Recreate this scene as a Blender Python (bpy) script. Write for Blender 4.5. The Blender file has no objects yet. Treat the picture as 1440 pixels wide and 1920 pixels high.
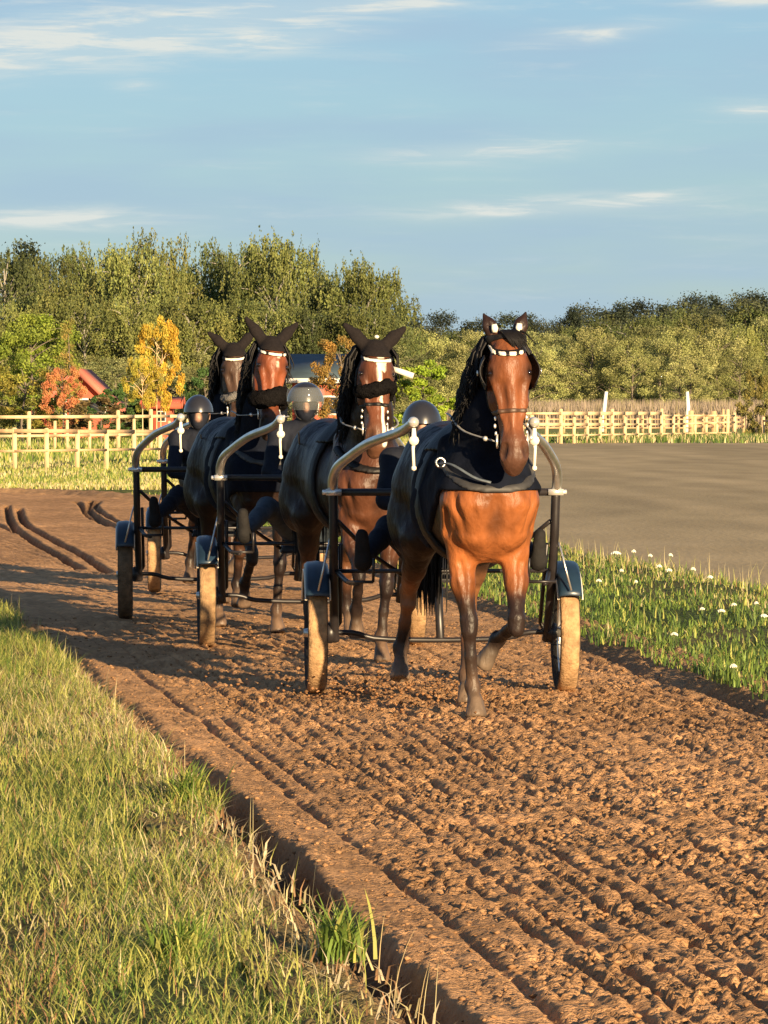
import bpy, math, random
import numpy as np
from mathutils import Vector, Matrix

scene = bpy.context.scene
COL = scene.collection
R = math.radians

# ---------------------------------------------------------------- camera
CAM_H = 1.65
F_PX = 8200.0          # focal length in pixels of the 1440 px wide photograph
cam_d = bpy.data.cameras.new("camera")
cam_d.sensor_fit = 'HORIZONTAL'
cam_d.sensor_width = 36.0
cam_d.lens = F_PX / 1440.0 * 36.0
cam_d.clip_start = 0.5
cam_d.clip_end = 6000.0
cam = bpy.data.objects.new("camera", cam_d)
COL.objects.link(cam)
cam.location = (0, 0, CAM_H)
cam.rotation_euler = (R(90 - 1.41), 0, 0)
scene.camera = cam

# ---------------------------------------------------------------- light
SUN_AZ = 24.0          # the sun stands behind the camera, this far to the right
SUN_EL = 10.5
sun_dir = Vector((math.sin(R(SUN_AZ)) * math.cos(R(SUN_EL)), -math.cos(R(SUN_AZ)) * math.cos(R(SUN_EL)), math.sin(R(SUN_EL))))
sd = bpy.data.lights.new("sun", 'SUN')
sd.energy = 5.0
sd.angle = R(0.6)
sd.color = (1.0, 0.74, 0.43)
sun = bpy.data.objects.new("sun", sd)
COL.objects.link(sun)
sun.rotation_euler = (-sun_dir).to_track_quat('-Z', 'Y').to_euler()
sun.location = (10, -10, 20)

scene.view_settings.view_transform = 'Standard'
scene.view_settings.look = 'None'
scene.view_settings.gamma = 1.0
scene.view_settings.use_curve_mapping = False
scene.view_settings.exposure = 1.3
scene.cycles.max_bounces = 6
scene.cycles.transparent_max_bounces = 8
scene.cycles.use_adaptive_sampling = True

world = bpy.data.worlds.new("World")
scene.world = world
world.use_nodes = True
wt = world.node_tree
wt.nodes.clear()
def wn(t, **k):
    n = wt.nodes.new(t)
    for a, b in k.items():
        setattr(n, a, b)
    return n
def wmath(op, a, b=None, c=None, clamp=False):
    n = wn('ShaderNodeMath', operation=op, use_clamp=clamp)
    for i, v in enumerate((a, b, c)):
        if v is None: continue
        if isinstance(v, (int, float)): n.inputs[i].default_value = v
        else: wt.links.new(v, n.inputs[i])
    return n.outputs[0]
out = wn('ShaderNodeOutputWorld')
bg = wn('ShaderNodeBackground')
bg.inputs['Strength'].default_value = 0.050
sky = wn('ShaderNodeTexSky', sky_type='NISHITA')
sky.sun_disc = False
sky.sun_elevation = R(SUN_EL)
sky.sun_rotation = R(180 - SUN_AZ)
sky.air_density = 1.0
sky.dust_density = 0.3
sky.ozone_density = 2.0
tc = wn('ShaderNodeTexCoord')
sep = wn('ShaderNodeSeparateXYZ')
wt.links.new(tc.outputs['Generated'], sep.inputs[0])
vx, vy, vz = sep.outputs
zpos = wmath('MAXIMUM', vz, 0.0)
# thin streaky cloud: noise stretched along the horizon
def noise(sx, sz, off, detail=6, rough=0.55, scale=1.0, dist=0.0):
    cmb = wn('ShaderNodeCombineXYZ')
    wt.links.new(wmath('MULTIPLY', vx, sx), cmb.inputs[0])
    wt.links.new(wmath('MULTIPLY', vy, sx), cmb.inputs[1])
    wt.links.new(wmath('MULTIPLY_ADD', vz, sz, off), cmb.inputs[2])
    n = wn('ShaderNodeTexNoise')
    n.inputs['Scale'].default_value = scale
    n.inputs['Detail'].default_value = detail
    n.inputs['Roughness'].default_value = rough
    n.inputs['Distortion'].default_value = dist
    wt.links.new(cmb.outputs[0], n.inputs['Vector'])
    return n.outputs[0]
def smooth(v, a, b):
    n = wn('ShaderNodeMapRange', interpolation_type='SMOOTHSTEP')
    wt.links.new(v, n.inputs['Value'])
    n.inputs['From Min'].default_value = a
    n.inputs['From Max'].default_value = b
    return n.outputs[0]
def streak(px, py, hw, hh, tilt=0.0):
    """elliptic bank of cirrus at a direction of the sky"""
    cx, cz = (px - 720) / F_PX, (758 - py) / F_PX
    dx = wmath('DIVIDE', wmath('SUBTRACT', vx, cx), hw / F_PX)
    dz0 = wmath('SUBTRACT', wmath('SUBTRACT', vz, cz), wmath('MULTIPLY', wmath('SUBTRACT', vx, cx), tilt))
    dz = wmath('DIVIDE', dz0, hh / F_PX)
    r = wmath('ADD', wmath('MULTIPLY', dx, dx), wmath('MULTIPLY', dz, dz))
    return wmath('MULTIPLY', wmath('EXPONENT', wmath('MULTIPLY', r, -1.0)), wmath('GREATER_THAN', vy, 0.0))
veil = smooth(noise(9, 60, 3.1, 4, 0.5), 0.38, 0.68)
fine = smooth(noise(34, 330, 7.3, 7, 0.62, dist=0.4), 0.42, 0.70)
wisp = smooth(noise(22, 160, 1.7, 6, 0.6, dist=0.3), 0.44, 0.72)
banks = None
for a in ((1060, 388, 260, 17, 0.03), (1190, 372, 70, 7, 0.12), (930, 398, 60, 7, -0.1), (90, 414, 230, 20, 0.02),
          (350, 52, 380, 42, 0.13), (110, 95, 300, 42, 0.1), (740, 12, 120, 14, 0.05), (540, 80, 120, 16, 0.1),
          (1120, 66, 130, 14, 0.12), (930, 285, 190, 18, 0.05), (1400, 8, 120, 12, 0), (255, 162, 45, 9, 0), (1420, 210, 80, 16, 0)):
    s = streak(*a)
    banks = s if banks is None else wmath('ADD', banks, s)
cl = wmath('MULTIPLY', wmath('MULTIPLY_ADD', fine, 1.0, 0.30), wmath('MINIMUM', banks, 1.0))
high = smooth(vz, 0.07, 0.12)
cl2 = wmath('MULTIPLY', wmath('MULTIPLY', wisp, fine), wmath('MULTIPLY_ADD', high, 1.2, 0.25))
cl = wmath('ADD', cl, cl2, clamp=True)
tint = wn('ShaderNodeMix', data_type='RGBA', blend_type='MULTIPLY')
tint.inputs[0].default_value = 1.0
wt.links.new(sky.outputs[0], tint.inputs[6])
tint.inputs[7].default_value = (0.68, 0.86, 1.10, 1)
m1 = wn('ShaderNodeMix', data_type='RGBA')       # grey-blue veil of altostratus
wt.links.new(wmath('MULTIPLY', wmath('MULTIPLY_ADD', veil, 0.35, 0.45), wmath('SUBTRACT', 1.0, smooth(vz, 0.15, 0.55))), m1.inputs[0])
wt.links.new(tint.outputs[2], m1.inputs[6])
m1.inputs[7].default_value = (3.1, 4.35, 5.6, 1)
m2 = wn('ShaderNodeMix', data_type='RGBA')       # sunlit cirrus
wt.links.new(wmath('MULTIPLY', cl, 0.9), m2.inputs[0])
wt.links.new(m1.outputs[2], m2.inputs[6])
m2.inputs[7].default_value = (6.3, 6.5, 6.1, 1)
m3 = wn('ShaderNodeMix', data_type='RGBA')       # paler air towards the horizon all round
wt.links.new(wmath('MULTIPLY', wmath('SUBTRACT', 1.0, smooth(vz, 0.0, 0.05)), 0.22), m3.inputs[0])
wt.links.new(m2.outputs[2], m3.inputs[6]); m3.inputs[7].default_value = (3.9, 5.1, 6.0, 1)
wt.links.new(m3.outputs[2], bg.inputs['Color'])
wt.links.new(bg.outputs[0], out.inputs['Surface'])

# ---------------------------------------------------------------- helpers
def tag(o, label=None, cat=None, group=None, kind=None):
    if label: o['label'] = label
    if cat: o['category'] = cat
    if group: o['group'] = group
    if kind: o['kind'] = kind
    return o
def empty(name, loc, rz=0.0, label=None, cat=None, group=None):
    o = bpy.data.objects.new(name, None)
    COL.objects.link(o)
    o.location = loc
    o.rotation_euler = (0, 0, rz)
    o.empty_display_size = 0.2
    return tag(o, label, cat, group)
def mesh_np(name, V, Fq=None, Ft=None, mat=None, parent=None, colors=None, smooth=True):
    """mesh object from numpy vertices, quads and/or triangles"""
    me = bpy.data.meshes.new(name)
    V = np.asarray(V, dtype=np.float32).reshape(-1, 3)
    nq = 0 if Fq is None else len(Fq)
    nt = 0 if Ft is None else len(Ft)
    loops = []
    if nq: loops.append(np.asarray(Fq, dtype=np.int32).ravel())
    if nt: loops.append(np.asarray(Ft, dtype=np.int32).ravel())
    loops = np.concatenate(loops)
    me.vertices.add(len(V)); me.vertices.foreach_set('co', V.ravel())
    me.loops.add(len(loops)); me.loops.foreach_set('vertex_index', loops)
    me.polygons.add(nq + nt)
    starts = np.concatenate([np.arange(nq) * 4, nq * 4 + np.arange(nt) * 3]).astype(np.int32)
    me.polygons.foreach_set('loop_start', starts)
    if colors is not None:
        c = np.ones((len(V), 4), dtype=np.float32); c[:, :3] = colors
        at = me.color_attributes.new('Col', 'FLOAT_COLOR', 'POINT')
        at.data.foreach_set('color', c.ravel())
    me.update(calc_edges=True)
    me.validate()
    if smooth:
        me.polygons.foreach_set('use_smooth', np.ones(nq + nt, dtype=bool))
    if mat: me.materials.append(mat)
    o = bpy.data.objects.new(name, me)
    COL.objects.link(o)
    if parent: o.parent = parent
    return o
class MB:
    """collects boxes, tubes and lumps, builds them as one mesh object"""
    def __init__(s): s.v = []; s.q = []; s.t = []; s.c = []; s.n = 0
    def add(s, V, q=None, t=None, col=None):
        V = np.asarray(V, float).reshape(-1, 3)
        s.v.append(V)
        if q is not None and len(q): s.q.append(np.asarray(q) + s.n)
        if t is not None and len(t): s.t.append(np.asarray(t) + s.n)
        if col is not None: s.c.append(np.tile(np.asarray(col, float), (len(V), 1)))
        s.n += len(V)
        return s
    def box(s, c, size, rot=None, col=None, taper=1.0):
        c = np.array(c, float); h = np.array(size, float) / 2
        P = np.array([[-1,-1,-1],[1,-1,-1],[1,1,-1],[-1,1,-1],[-1,-1,1],[1,-1,1],[1,1,1],[-1,1,1]], float)
        P[4:, :2] *= taper
        P = P * h
        if rot is not None: P = P @ np.array(rot).T
        return s.add(P + c, q=[[0,3,2,1],[4,5,6,7],[0,1,5,4],[1,2,6,5],[2,3,7,6],[3,0,4,7]], col=col)
    def beam(s, a, b, w, h, col=None):
        """box from a to b, w across, h high"""
        a = np.array(a, float); b = np.array(b, float); d = b - a; L = np.linalg.norm(d); d /= L
        up = np.array([0, 0, 1.0]) if abs(d[2]) < .95 else np.array([0, 1.0, 0])
        sx = np.cross(d, up); sx /= np.linalg.norm(sx); u = np.cross(sx, d)
        return s.box((a + b) / 2, (w, L, h), np.stack([sx, d, u], 1), col)
    def tube(s, pts, r, n=10, caps=True, col=None, flat=1.0):
        pts = np.array(pts, float); m = len(pts)
        r = np.full(m, r, float) if np.isscalar(r) else np.array(r, float)
        T = np.gradient(pts, axis=0); T /= np.linalg.norm(T, axis=1)[:, None] + 1e-9
        up = np.array([0.0, 0.0, 1.0]) if abs(T[0][2]) < .9 else np.array([0, 1.0, 0.0])
        N = np.cross(T[0], up); N /= np.linalg.norm(N)
        V = []
        a = np.linspace(0, 2 * math.pi, n, endpoint=False)
        for i in range(m):
            N = N - T[i] * N.dot(T[i]); N /= np.linalg.norm(N) + 1e-9
            B = np.cross(T[i], N)
            V.append(pts[i] + r[i] * (np.cos(a)[:, None] * N + flat * np.sin(a)[:, None] * B))
        V = np.concatenate(V)
        q = []
        for i in range(m - 1):
            for k in range(n):
                k2 = (k + 1) % n
                q.append([i*n+k, i*n+k2, (i+1)*n+k2, (i+1)*n+k])
        t = []
        if caps:
            V = np.concatenate([V, pts[:1], pts[-1:]])
            c0, c1 = m * n, m * n + 1
            for k in range(n):
                k2 = (k + 1) % n
                t.append([c0, k2, k]); t.append([c1, (m-1)*n+k, (m-1)*n+k2])
        return s.add(V, q, t, col)
    def lathe(s, c, prof, axis='x', n=24, col=None):
        """profile [(radius, along)] turned about an axis"""
        a = np.linspace(0, 2 * math.pi, n, endpoint=False)
        m = len(prof); V = []
        for r, h in prof:
            ring = np.stack([np.full(n, h), r * np.cos(a), r * np.sin(a)], 1)
            if axis == 'z': ring = ring[:, [1, 2, 0]]
            if axis == 'y': ring = ring[:, [1, 0, 2]]
            V.append(ring)
        V = np.concatenate(V) + np.array(c, float)
        q = [[i*n+k, i*n+(k+1)%n, (i+1)*n+(k+1)%n, (i+1)*n+k] for i in range(m-1) for k in range(n)]
        return s.add(V, q, None, col)
    def build(s, name, mat, parent=None, smooth=False):
        return mesh_np(name, np.concatenate(s.v), np.concatenate(s.q) if s.q else None,
                       np.concatenate(s.t) if s.t else None, mat, parent,
                       np.concatenate(s.c) if s.c else None, smooth)
def spline(P, n):
    """Catmull-Rom through the points, n samples"""
    P = np.array(P, float)
    Q = np.concatenate([[2*P[0]-P[1]], P, [2*P[-1]-P[-2]]])
    t = np.linspace(0, len(P) - 1 - 1e-9, n)
    i = np.floor(t).astype(int); f = (t - i)[:, None]
    a, b, c, d = Q[i], Q[i+1], Q[i+2], Q[i+3]
    return .5 * ((2*b) + (-a+c)*f + (2*a-5*b+4*c-d)*f*f + (-a+3*b-3*c+d)*f**3)
def hash2(ix, iy, seed):
    h = (ix.astype(np.int64) * 374761393 + iy.astype(np.int64) * 668265263 + seed * 1442695041) & 0xffffffff
    h = ((h ^ (h >> 13)) * 1274126177) & 0xffffffff
    return ((h ^ (h >> 16)) & 0xffff) / 65535.0
def vnoise(x, y, seed=0):
    ix, iy = np.floor(x), np.floor(y)
    fx, fy = x - ix, y - iy
    fx = fx*fx*(3-2*fx); fy = fy*fy*(3-2*fy)
    a = hash2(ix, iy, seed); b = hash2(ix+1, iy, seed); c = hash2(ix, iy+1, seed); d = hash2(ix+1, iy+1, seed)
    return (a + (b-a)*fx + (c-a)*fy + (a-b-c+d)*fx*fy) * 2 - 1
def fbm(x, y, octv=4, seed=0, gain=.5):
    s = 0; a = 1
    for i in range(octv):
        s = s + a * vnoise(x * 2**i, y * 2**i, seed + i * 17); a *= gain
    return s
def worley(x, y, seed=0):
    """distance to nearest jittered point, and the id hash of it"""
    ix, iy = np.floor(x), np.floor(y)
    best = np.full(x.shape, 9.0); hid = np.zeros(x.shape)
    for dx in (-1, 0, 1):
        for dy in (-1, 0, 1):
            jx = ix + dx; jy = iy + dy
            px = jx + hash2(jx, jy, seed); py = jy + hash2(jx, jy, seed + 5)
            d = (px - x)**2 + (py - y)**2
            m = d < best
            best = np.where(m, d, best); hid = np.where(m, hash2(jx, jy, seed + 9), hid)
    return np.sqrt(best), hid
def at(px, d):              # sideways position of something seen at column px, d metres ahead
    return (px - 720) / F_PX * d
def zt(py, d):              # height of something seen at row py, d metres ahead
    return CAM_H + (758 - py) / F_PX * d

# ---------------------------------------------------------------- materials
def mat_new(name):
    m = bpy.data.materials.new(name); m.use_nodes = True
    return m, m.node_tree, m.node_tree.nodes['Principled BSDF']
def simple(name, col, rough=.6, metal=0.0, spec=None, noise_amt=.25, noise_scale=8.0, bump=0.0, bump_scale=60.0, coat=0.0, sheen=0.0):
    m, nt, b = mat_new(name)
    b.inputs['Roughness'].default_value = rough
    b.inputs['Metallic'].default_value = metal
    if spec is not None: b.inputs['Specular IOR Level'].default_value = spec
    if coat: b.inputs['Coat Weight'].default_value = coat
    if sheen: b.inputs['Sheen Weight'].default_value = sheen
    t = nt.nodes.new('ShaderNodeTexCoord')
    n = nt.nodes.new('ShaderNodeTexNoise')
    n.inputs['Scale'].default_value = noise_scale; n.inputs['Detail'].default_value = 5
    nt.links.new(t.outputs['Object'], n.inputs['Vector'])
    r = nt.nodes.new('ShaderNodeValToRGB')
    c = np.array(col)
    r.color_ramp.elements[0].position = .3; r.color_ramp.elements[1].position = .7
    r.color_ramp.elements[0].color = (*(c * (1 - noise_amt)), 1)
    r.color_ramp.elements[1].color = (*np.minimum(c * (1 + noise_amt), 1), 1)
    nt.links.new(n.outputs[0], r.inputs[0]); nt.links.new(r.outputs[0], b.inputs['Base Color'])
    if bump:
        n2 = nt.nodes.new('ShaderNodeTexNoise'); n2.inputs['Scale'].default_value = bump_scale; n2.inputs['Detail'].default_value = 6
        nt.links.new(t.outputs['Object'], n2.inputs['Vector'])
        bp = nt.nodes.new('ShaderNodeBump'); bp.inputs['Strength'].default_value = bump; bp.inputs['Distance'].default_value = .02
        nt.links.new(n2.outputs[0], bp.inputs['Height']); nt.links.new(bp.outputs[0], b.inputs['Normal'])
    return m
def vcol(name, rough=.6, spec=.3, noise_amt=.2, noise_scale=30.0, bump=0.0, bump_scale=80.0, trans=0.0, bump_dist=.01, sheen=0.0, stretch=None, per_obj=0.0):
    """base colour from the mesh's own colour attribute, varied by noise"""
    m, nt, b = mat_new(name)
    b.inputs['Roughness'].default_value = rough
    b.inputs['Specular IOR Level'].default_value = spec
    if sheen: b.inputs['Sheen Weight'].default_value = sheen
    a = nt.nodes.new('ShaderNodeAttribute'); a.attribute_name = 'Col'
    t = nt.nodes.new('ShaderNodeTexCoord')
    src = t.outputs['Object']
    if stretch:
        mp = nt.nodes.new('ShaderNodeMapping'); mp.inputs['Scale'].default_value = stretch
        nt.links.new(src, mp.inputs[0]); src = mp.outputs[0]
    n = nt.nodes.new('ShaderNodeTexNoise'); n.inputs['Scale'].default_value = noise_scale; n.inputs['Detail'].default_value = 5
    nt.links.new(src, n.inputs['Vector'])
    mr = nt.nodes.new('ShaderNodeMapRange'); mr.inputs['From Min'].default_value = .3; mr.inputs['From Max'].default_value = .7
    mr.inputs['To Min'].default_value = 1 - noise_amt; mr.inputs['To Max'].default_value = 1 + noise_amt
    nt.links.new(n.outputs[0], mr.inputs[0])
    mx = nt.nodes.new('ShaderNodeVectorMath'); mx.operation = 'SCALE'
    nt.links.new(a.outputs['Color'], mx.inputs[0]); nt.links.new(mr.outputs[0], mx.inputs['Scale'])
    if per_obj:            # every tree has its own tone of green
        oi = nt.nodes.new('ShaderNodeObjectInfo'); m2 = nt.nodes.new('ShaderNodeMapRange')
        m2.inputs['To Min'].default_value = 1 - per_obj; m2.inputs['To Max'].default_value = 1 + per_obj * .8
        nt.links.new(oi.outputs['Random'], m2.inputs[0])
        mx2 = nt.nodes.new('ShaderNodeVectorMath'); mx2.operation = 'SCALE'
        nt.links.new(mx.outputs[0], mx2.inputs[0]); nt.links.new(m2.outputs[0], mx2.inputs['Scale']); mx = mx2
    nt.links.new(mx.outputs[0], b.inputs['Base Color'])
    if bump:
        n2 = nt.nodes.new('ShaderNodeTexNoise'); n2.inputs['Scale'].default_value = bump_scale; n2.inputs['Detail'].default_value = 7
        nt.links.new(src, n2.inputs['Vector'])
        bp = nt.nodes.new('ShaderNodeBump'); bp.inputs['Strength'].default_value = bump; bp.inputs['Distance'].default_value = bump_dist
        nt.links.new(n2.outputs[0], bp.inputs['Height']); nt.links.new(bp.outputs[0], b.inputs['Normal'])
    if trans:
        tr = nt.nodes.new('ShaderNodeBsdfTranslucent'); nt.links.new(mx.outputs[0], tr.inputs['Color'])
        mix = nt.nodes.new('ShaderNodeMixShader'); mix.inputs[0].default_value = trans
        o = nt.nodes['Material Output']
        nt.links.new(b.outputs[0], mix.inputs[1]); nt.links.new(tr.outputs[0], mix.inputs[2]); nt.links.new(mix.outputs[0], o.inputs['Surface'])
    return m
M = {}
M['dirt'] = vcol('dirt', rough=.95, spec=.1, noise_amt=.22, noise_scale=9, bump=.9, bump_scale=62, bump_dist=.022)
M['field'] = vcol('field', rough=.95, spec=.1, noise_amt=.35, noise_scale=1.3, bump=.8, bump_scale=20, bump_dist=.05)
M['grey_track'] = vcol('grey_track', rough=.95, spec=.1, noise_amt=.14, noise_scale=.8, bump=.5, bump_scale=14, bump_dist=.02, stretch=(1, .25, 1))
M['grass'] = vcol('grass', rough=.55, spec=.25, noise_amt=.15, noise_scale=5, trans=.35)
M['leaf'] = vcol('leaf', rough=.6, spec=.2, noise_amt=.2, noise_scale=.6, trans=.22)
M['wood_leaf'] = vcol('wood_leaf', rough=.6, spec=.2, noise_amt=.25, noise_scale=5, trans=.2, per_obj=.40)
M['bark'] = simple('bark', (.16, .13, .10), .9, noise_amt=.4, noise_scale=3, bump=.5)
M['birch_bark'] = simple('birch_bark', (.27, .25, .21), .85, noise_amt=.45, noise_scale=2.5)
M['wood'] = simple('wood', (.60, .44, .25), .8, noise_amt=.14, noise_scale=4, bump=.3)
M['wood_old'] = simple('wood_old', (.50, .33, .18), .85, noise_amt=.2, noise_scale=4, bump=.3)
M['red_wall'] = simple('red_wall', (.42, .09, .05), .85, noise_amt=.15, noise_scale=.8)
M['roof_dark'] = simple('roof_dark', (.05, .075, .09), .6, noise_amt=.2, noise_scale=.8)
M['roof_red'] = simple('roof_red', (.50, .15, .10), .8, noise_amt=.15, noise_scale=1)
M['white_trim'] = simple('white_trim', (.75, .73, .68), .6, noise_amt=.05)
M['window'] = simple('window', (.03, .035, .04), .15, noise_amt=.1)
M['clod'] = vcol('clod', rough=.95, spec=.1, noise_amt=.25, noise_scale=20, bump=.5, bump_scale=90)
M['flower'] = simple('flower', (.72, .70, .58), .7, noise_amt=.1)
M['coat'] = vcol('coat', rough=.43, spec=.26, noise_amt=.32, noise_scale=13, bump=.75, bump_scale=17, bump_dist=.02, stretch=(1, 1, .5))
M['hair'] = simple('hair', (.007, .006, .006), .55, spec=.25, noise_amt=.3, noise_scale=40)
M['eye'] = simple('eye', (.01, .006, .005), .06, noise_amt=.1, coat=.5)
M['leather'] = simple('leather', (.009, .008, .008), .5, spec=.3, noise_amt=.2, noise_scale=30, bump=.15)
M['brown_leather'] = simple('brown_leather', (.07, .035, .02), .5, noise_amt=.2, noise_scale=30)
M['hood'] = simple('hood', (.014, .011, .011), .9, spec=.15, noise_amt=.2, noise_scale=60, bump=.3, bump_scale=300)
M['band_white'] = simple('band_white', (.80, .74, .62), .4, noise_amt=.06, noise_scale=60)
M['sheepskin'] = simple('sheepskin', (.009, .008, .008), .98, spec=.05, noise_amt=.4, noise_scale=60, bump=1.0, bump_scale=120)
M['sheepskin_grey'] = simple('sheepskin_grey', (.16, .15, .14), .95, noise_amt=.3, noise_scale=60, bump=1.0, bump_scale=120)
M['cloth_navy'] = simple('cloth_navy', (.005, .007, .014), .9, spec=.12, noise_amt=.3, noise_scale=14, bump=.4, bump_scale=18)
M['cloth_grey'] = simple('cloth_grey', (.055, .075, .10), .9, spec=.15, noise_amt=.3, noise_scale=14, bump=.4, bump_scale=18)
M['rubber_roll'] = simple('rubber_roll', (.035, .034, .034), .6, noise_amt=.3, noise_scale=20)
M['steel'] = simple('steel', (.62, .60, .57), .32, metal=.85, noise_amt=.15, noise_scale=12)
M['chrome'] = simple('chrome', (.85, .82, .76), .25, metal=.6, noise_amt=.05)
M['frame_black'] = simple('frame_black', (.018, .015, .016), .4, noise_amt=.3, noise_scale=12)
M['fender'] = simple('fender', (.012, .028, .05), .35, noise_amt=.3, noise_scale=10)
M['tyre'] = simple('tyre', (.03, .028, .027), .8, noise_amt=.3, noise_scale=12)
M['mud_tone'] = simple('mud_tone', (.30, .19, .105), .95, noise_amt=.25, noise_scale=14, bump=.8, bump_scale=60)
M['hoof'] = simple('hoof', (.13, .09, .06), .7, noise_amt=.3, noise_scale=30)
M['helmet'] = simple('helmet', (.02, .02, .024), .3, noise_amt=.2, coat=.5)
M['skin'] = simple('skin', (.42, .24, .17), .55, noise_amt=.08)
M['seat'] = simple('seat', (.02, .02, .022), .6, noise_amt=.2)
M['strap_grey'] = simple('strap_grey', (.10, .12, .14), .6, noise_amt=.2, noise_scale=30)
M['rein'] = simple('rein', (.30, .29, .27), .6, noise_amt=.2, noise_scale=30)
m, nt, b = mat_new('visor')
b.inputs['Base Color'].default_value = (.35, .38, .38, 1); b.inputs['Roughness'].default_value = .08
b.inputs['Alpha'].default_value = .12; b.inputs['Specular IOR Level'].default_value = 1.0
M['visor'] = m
# ================================================================ GROUND
rng = np.random.default_rng(7)
LK = [(.95,5),(.56,8),(.03,12),(-.47,16),(-1.12,21),(-1.65,25),(-2.33,30),(-3.2,36),(-4.3,43),(-5.6,50),(-7.6,57),(-11,63),(-17,67),(-30,70),(-60,72)]
RK = [(4.6,5),(4.15,8),(3.4,12),(2.85,16),(2.26,21),(1.80,25),(1.32,30),(.68,36),(-.1,43),(-1.0,51),(-1.9,60),(-2.9,68),(-4.6,77),(-14,84),(-60,87)]
NS = 4000
Ls, Rs = spline(LK, NS), spline(RK, NS)
mid = (Ls + Rs) / 2
arc = np.concatenate([[0], np.cumsum(np.linalg.norm(np.diff(mid, axis=0), axis=1))])
def edge_x(curve, d):       # first crossing of depth d
    return np.interp(d, curve[:, 1], curve[:, 0])
def worley2(x, y, seed=0):
    ix, iy = np.floor(x), np.floor(y)
    b1 = np.full(x.shape, 9.0); b2 = np.full(x.shape, 9.0)
    for dx in (-1, 0, 1):
        for dy in (-1, 0, 1):
            jx = ix + dx; jy = iy + dy
            d = np.hypot(jx + hash2(jx, jy, seed) - x, jy + hash2(jx, jy, seed + 5) - y)
            b2 = np.minimum(b2, np.maximum(b1, d)); b1 = np.minimum(b1, d)
    return b1, b2
# row spacing grows with the distance from the camera
rows = []; a_ = np.interp(9.0, mid[:, 1], arc)
while a_ < arc[-1]:
    rows.append(a_)
    dd = np.interp(a_, arc, np.hypot(mid[:, 0], mid[:, 1]))
    a_ += max(.014, .0017 * dd) if dd < 88 else 1.0
rows = np.array(rows)
NC = 380; MARG = .38
L_ = np.stack([np.interp(rows, arc, Ls[:, k]) for k in (0, 1)], 1)
R_ = np.stack([np.interp(rows, arc, Rs[:, k]) for k in (0, 1)], 1)
D_ = R_ - L_; W_ = np.linalg.norm(D_, axis=1); D_ /= W_[:, None]
tt = np.linspace(0, 1, NC) ** 1.2
U = -MARG + tt[None, :] * (W_[:, None] + 2 * MARG)       # distance from the left edge
X = L_[:, 0:1] + D_[:, 0:1] * U
Y = L_[:, 1:2] + D_[:, 1:2] * U
S = np.repeat(rows[:, None], NC, 1)
WW = np.repeat(W_[:, None], NC, 1)
def sm(v, a, b):
    t = np.clip((v - a) / (b - a), 0, 1); return t * t * (3 - 2 * t)
def track_height(U, S, WW, X, Y):
    er = WW - U
    inside = sm(U, .02, .22) * sm(er, -.05, .15)
    churn = .35 + .65 * sm(U + .12 * fbm(S * .5, U * 1, 2, 3), .35, .85)
    wob = .05 * fbm(S * .35, U * .6, 3, 11)
    ph = (U + .5 * wob) / .115
    ridge = (np.abs(np.sin(ph * math.pi)) ** .7 - .6) * (.55 + .45 * fbm(S * 1.2, ph * .7, 2, 5))
    w1, id1 = worley(U / .060 + .3 * vnoise(S*9, U*9, 3), S / .105 + .3 * vnoise(S*7, U*7, 8), 2)
    w2, id2 = worley(U / .033, S / .055, 31)
    g1, g2 = worley2(U / .050 + .3 * vnoise(S*8, U*8, 13), S / .080 + .3 * vnoise(S*8, U*8, 18), 52)
    crack = (1 - sm(g2 - g1, .0, .28)) * sm(vnoise(U * 6, S * 4, 57), -.35, .35)
    lump = (1 - np.clip(w1 * 1.25, 0, 1)) * (.35 + id1 ** 1.5)
    lump2 = (1 - np.clip(w2 * 1.25, 0, 1)) * id2
    # hoof prints and scuffs in the churned middle
    w3, id3 = worley(U / .32, S / .45, 77)
    prints = np.where(id3 > .45, -np.exp(-(w3 / .24) ** 2), 0) * .022
    lanes = .65 + .35 * sm(vnoise(U * 1.7, S * .06, 9), -.4, .5)
    calm = .78 * (1 - .65 * sm(Y, 25, 34))
    z = inside * churn * calm * (.016 * ridge + .024 * lump * lanes + .030 * lump2 + prints - .034 * crack) + .010 * fbm(S * .9, U * 1.4, 3, 21)
    fl = vnoise(S * .25, np.floor(ph), 14)
    groove = np.exp(-((ph - np.floor(ph) - .5) / .17) ** 2) * sm(fl, -.6, .1) * (.55 + .45 * vnoise(S * 5, ph, 15))
    z -= .042 * groove * inside * sm(U, .20, .36) * (1 - .3 * sm(U, 1.6, 2.6)) * (1 - .5 * sm(Y, 27, 36))
    z += .004 * fbm(S * 12, U * 12, 2, 51)
    # left rim: the cut trench, the bare berm and the bank of the grass
    wav = .035 * fbm(S * .8, S * 0, 3, 61)
    depth = .18 * sm(S, S_at(9), S_at(11)) * (1 - sm(S, S_at(17.5), S_at(20.5))) * (.75 + .35 * vnoise(S * 1.1, S * 0, 66)) + .025
    z -= depth * np.exp(-((U - .045 - wav) / .075) ** 4)
    z += .020 * np.exp(-((U - .17 - wav) / .07) ** 2) * (.6 + .6 * vnoise(S * 3, U * 0, 67))
    z += .055 * (1 - sm(U, -.26, -.02)) + .03 * (1 - inside) * lump
    # right rim: a cut step up to the grass
    wr = .05 * fbm(S * .7, S * 0, 3, 71)
    z += .070 * (1 - sm(er, -.26 + 0 * wr, .0))
    z -= .030 * np.exp(-((er - .03 - wr) / .05) ** 2)
    z += .022 * np.exp(-((er - .16 - wr) / .07) ** 2) * (.5 + .6 * vnoise(S * 4, U * 0, 73))
    return z
def S_at(d): return np.interp(d, mid[:, 1], arc)
Z = track_height(U, S, WW, X, Y)
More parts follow.
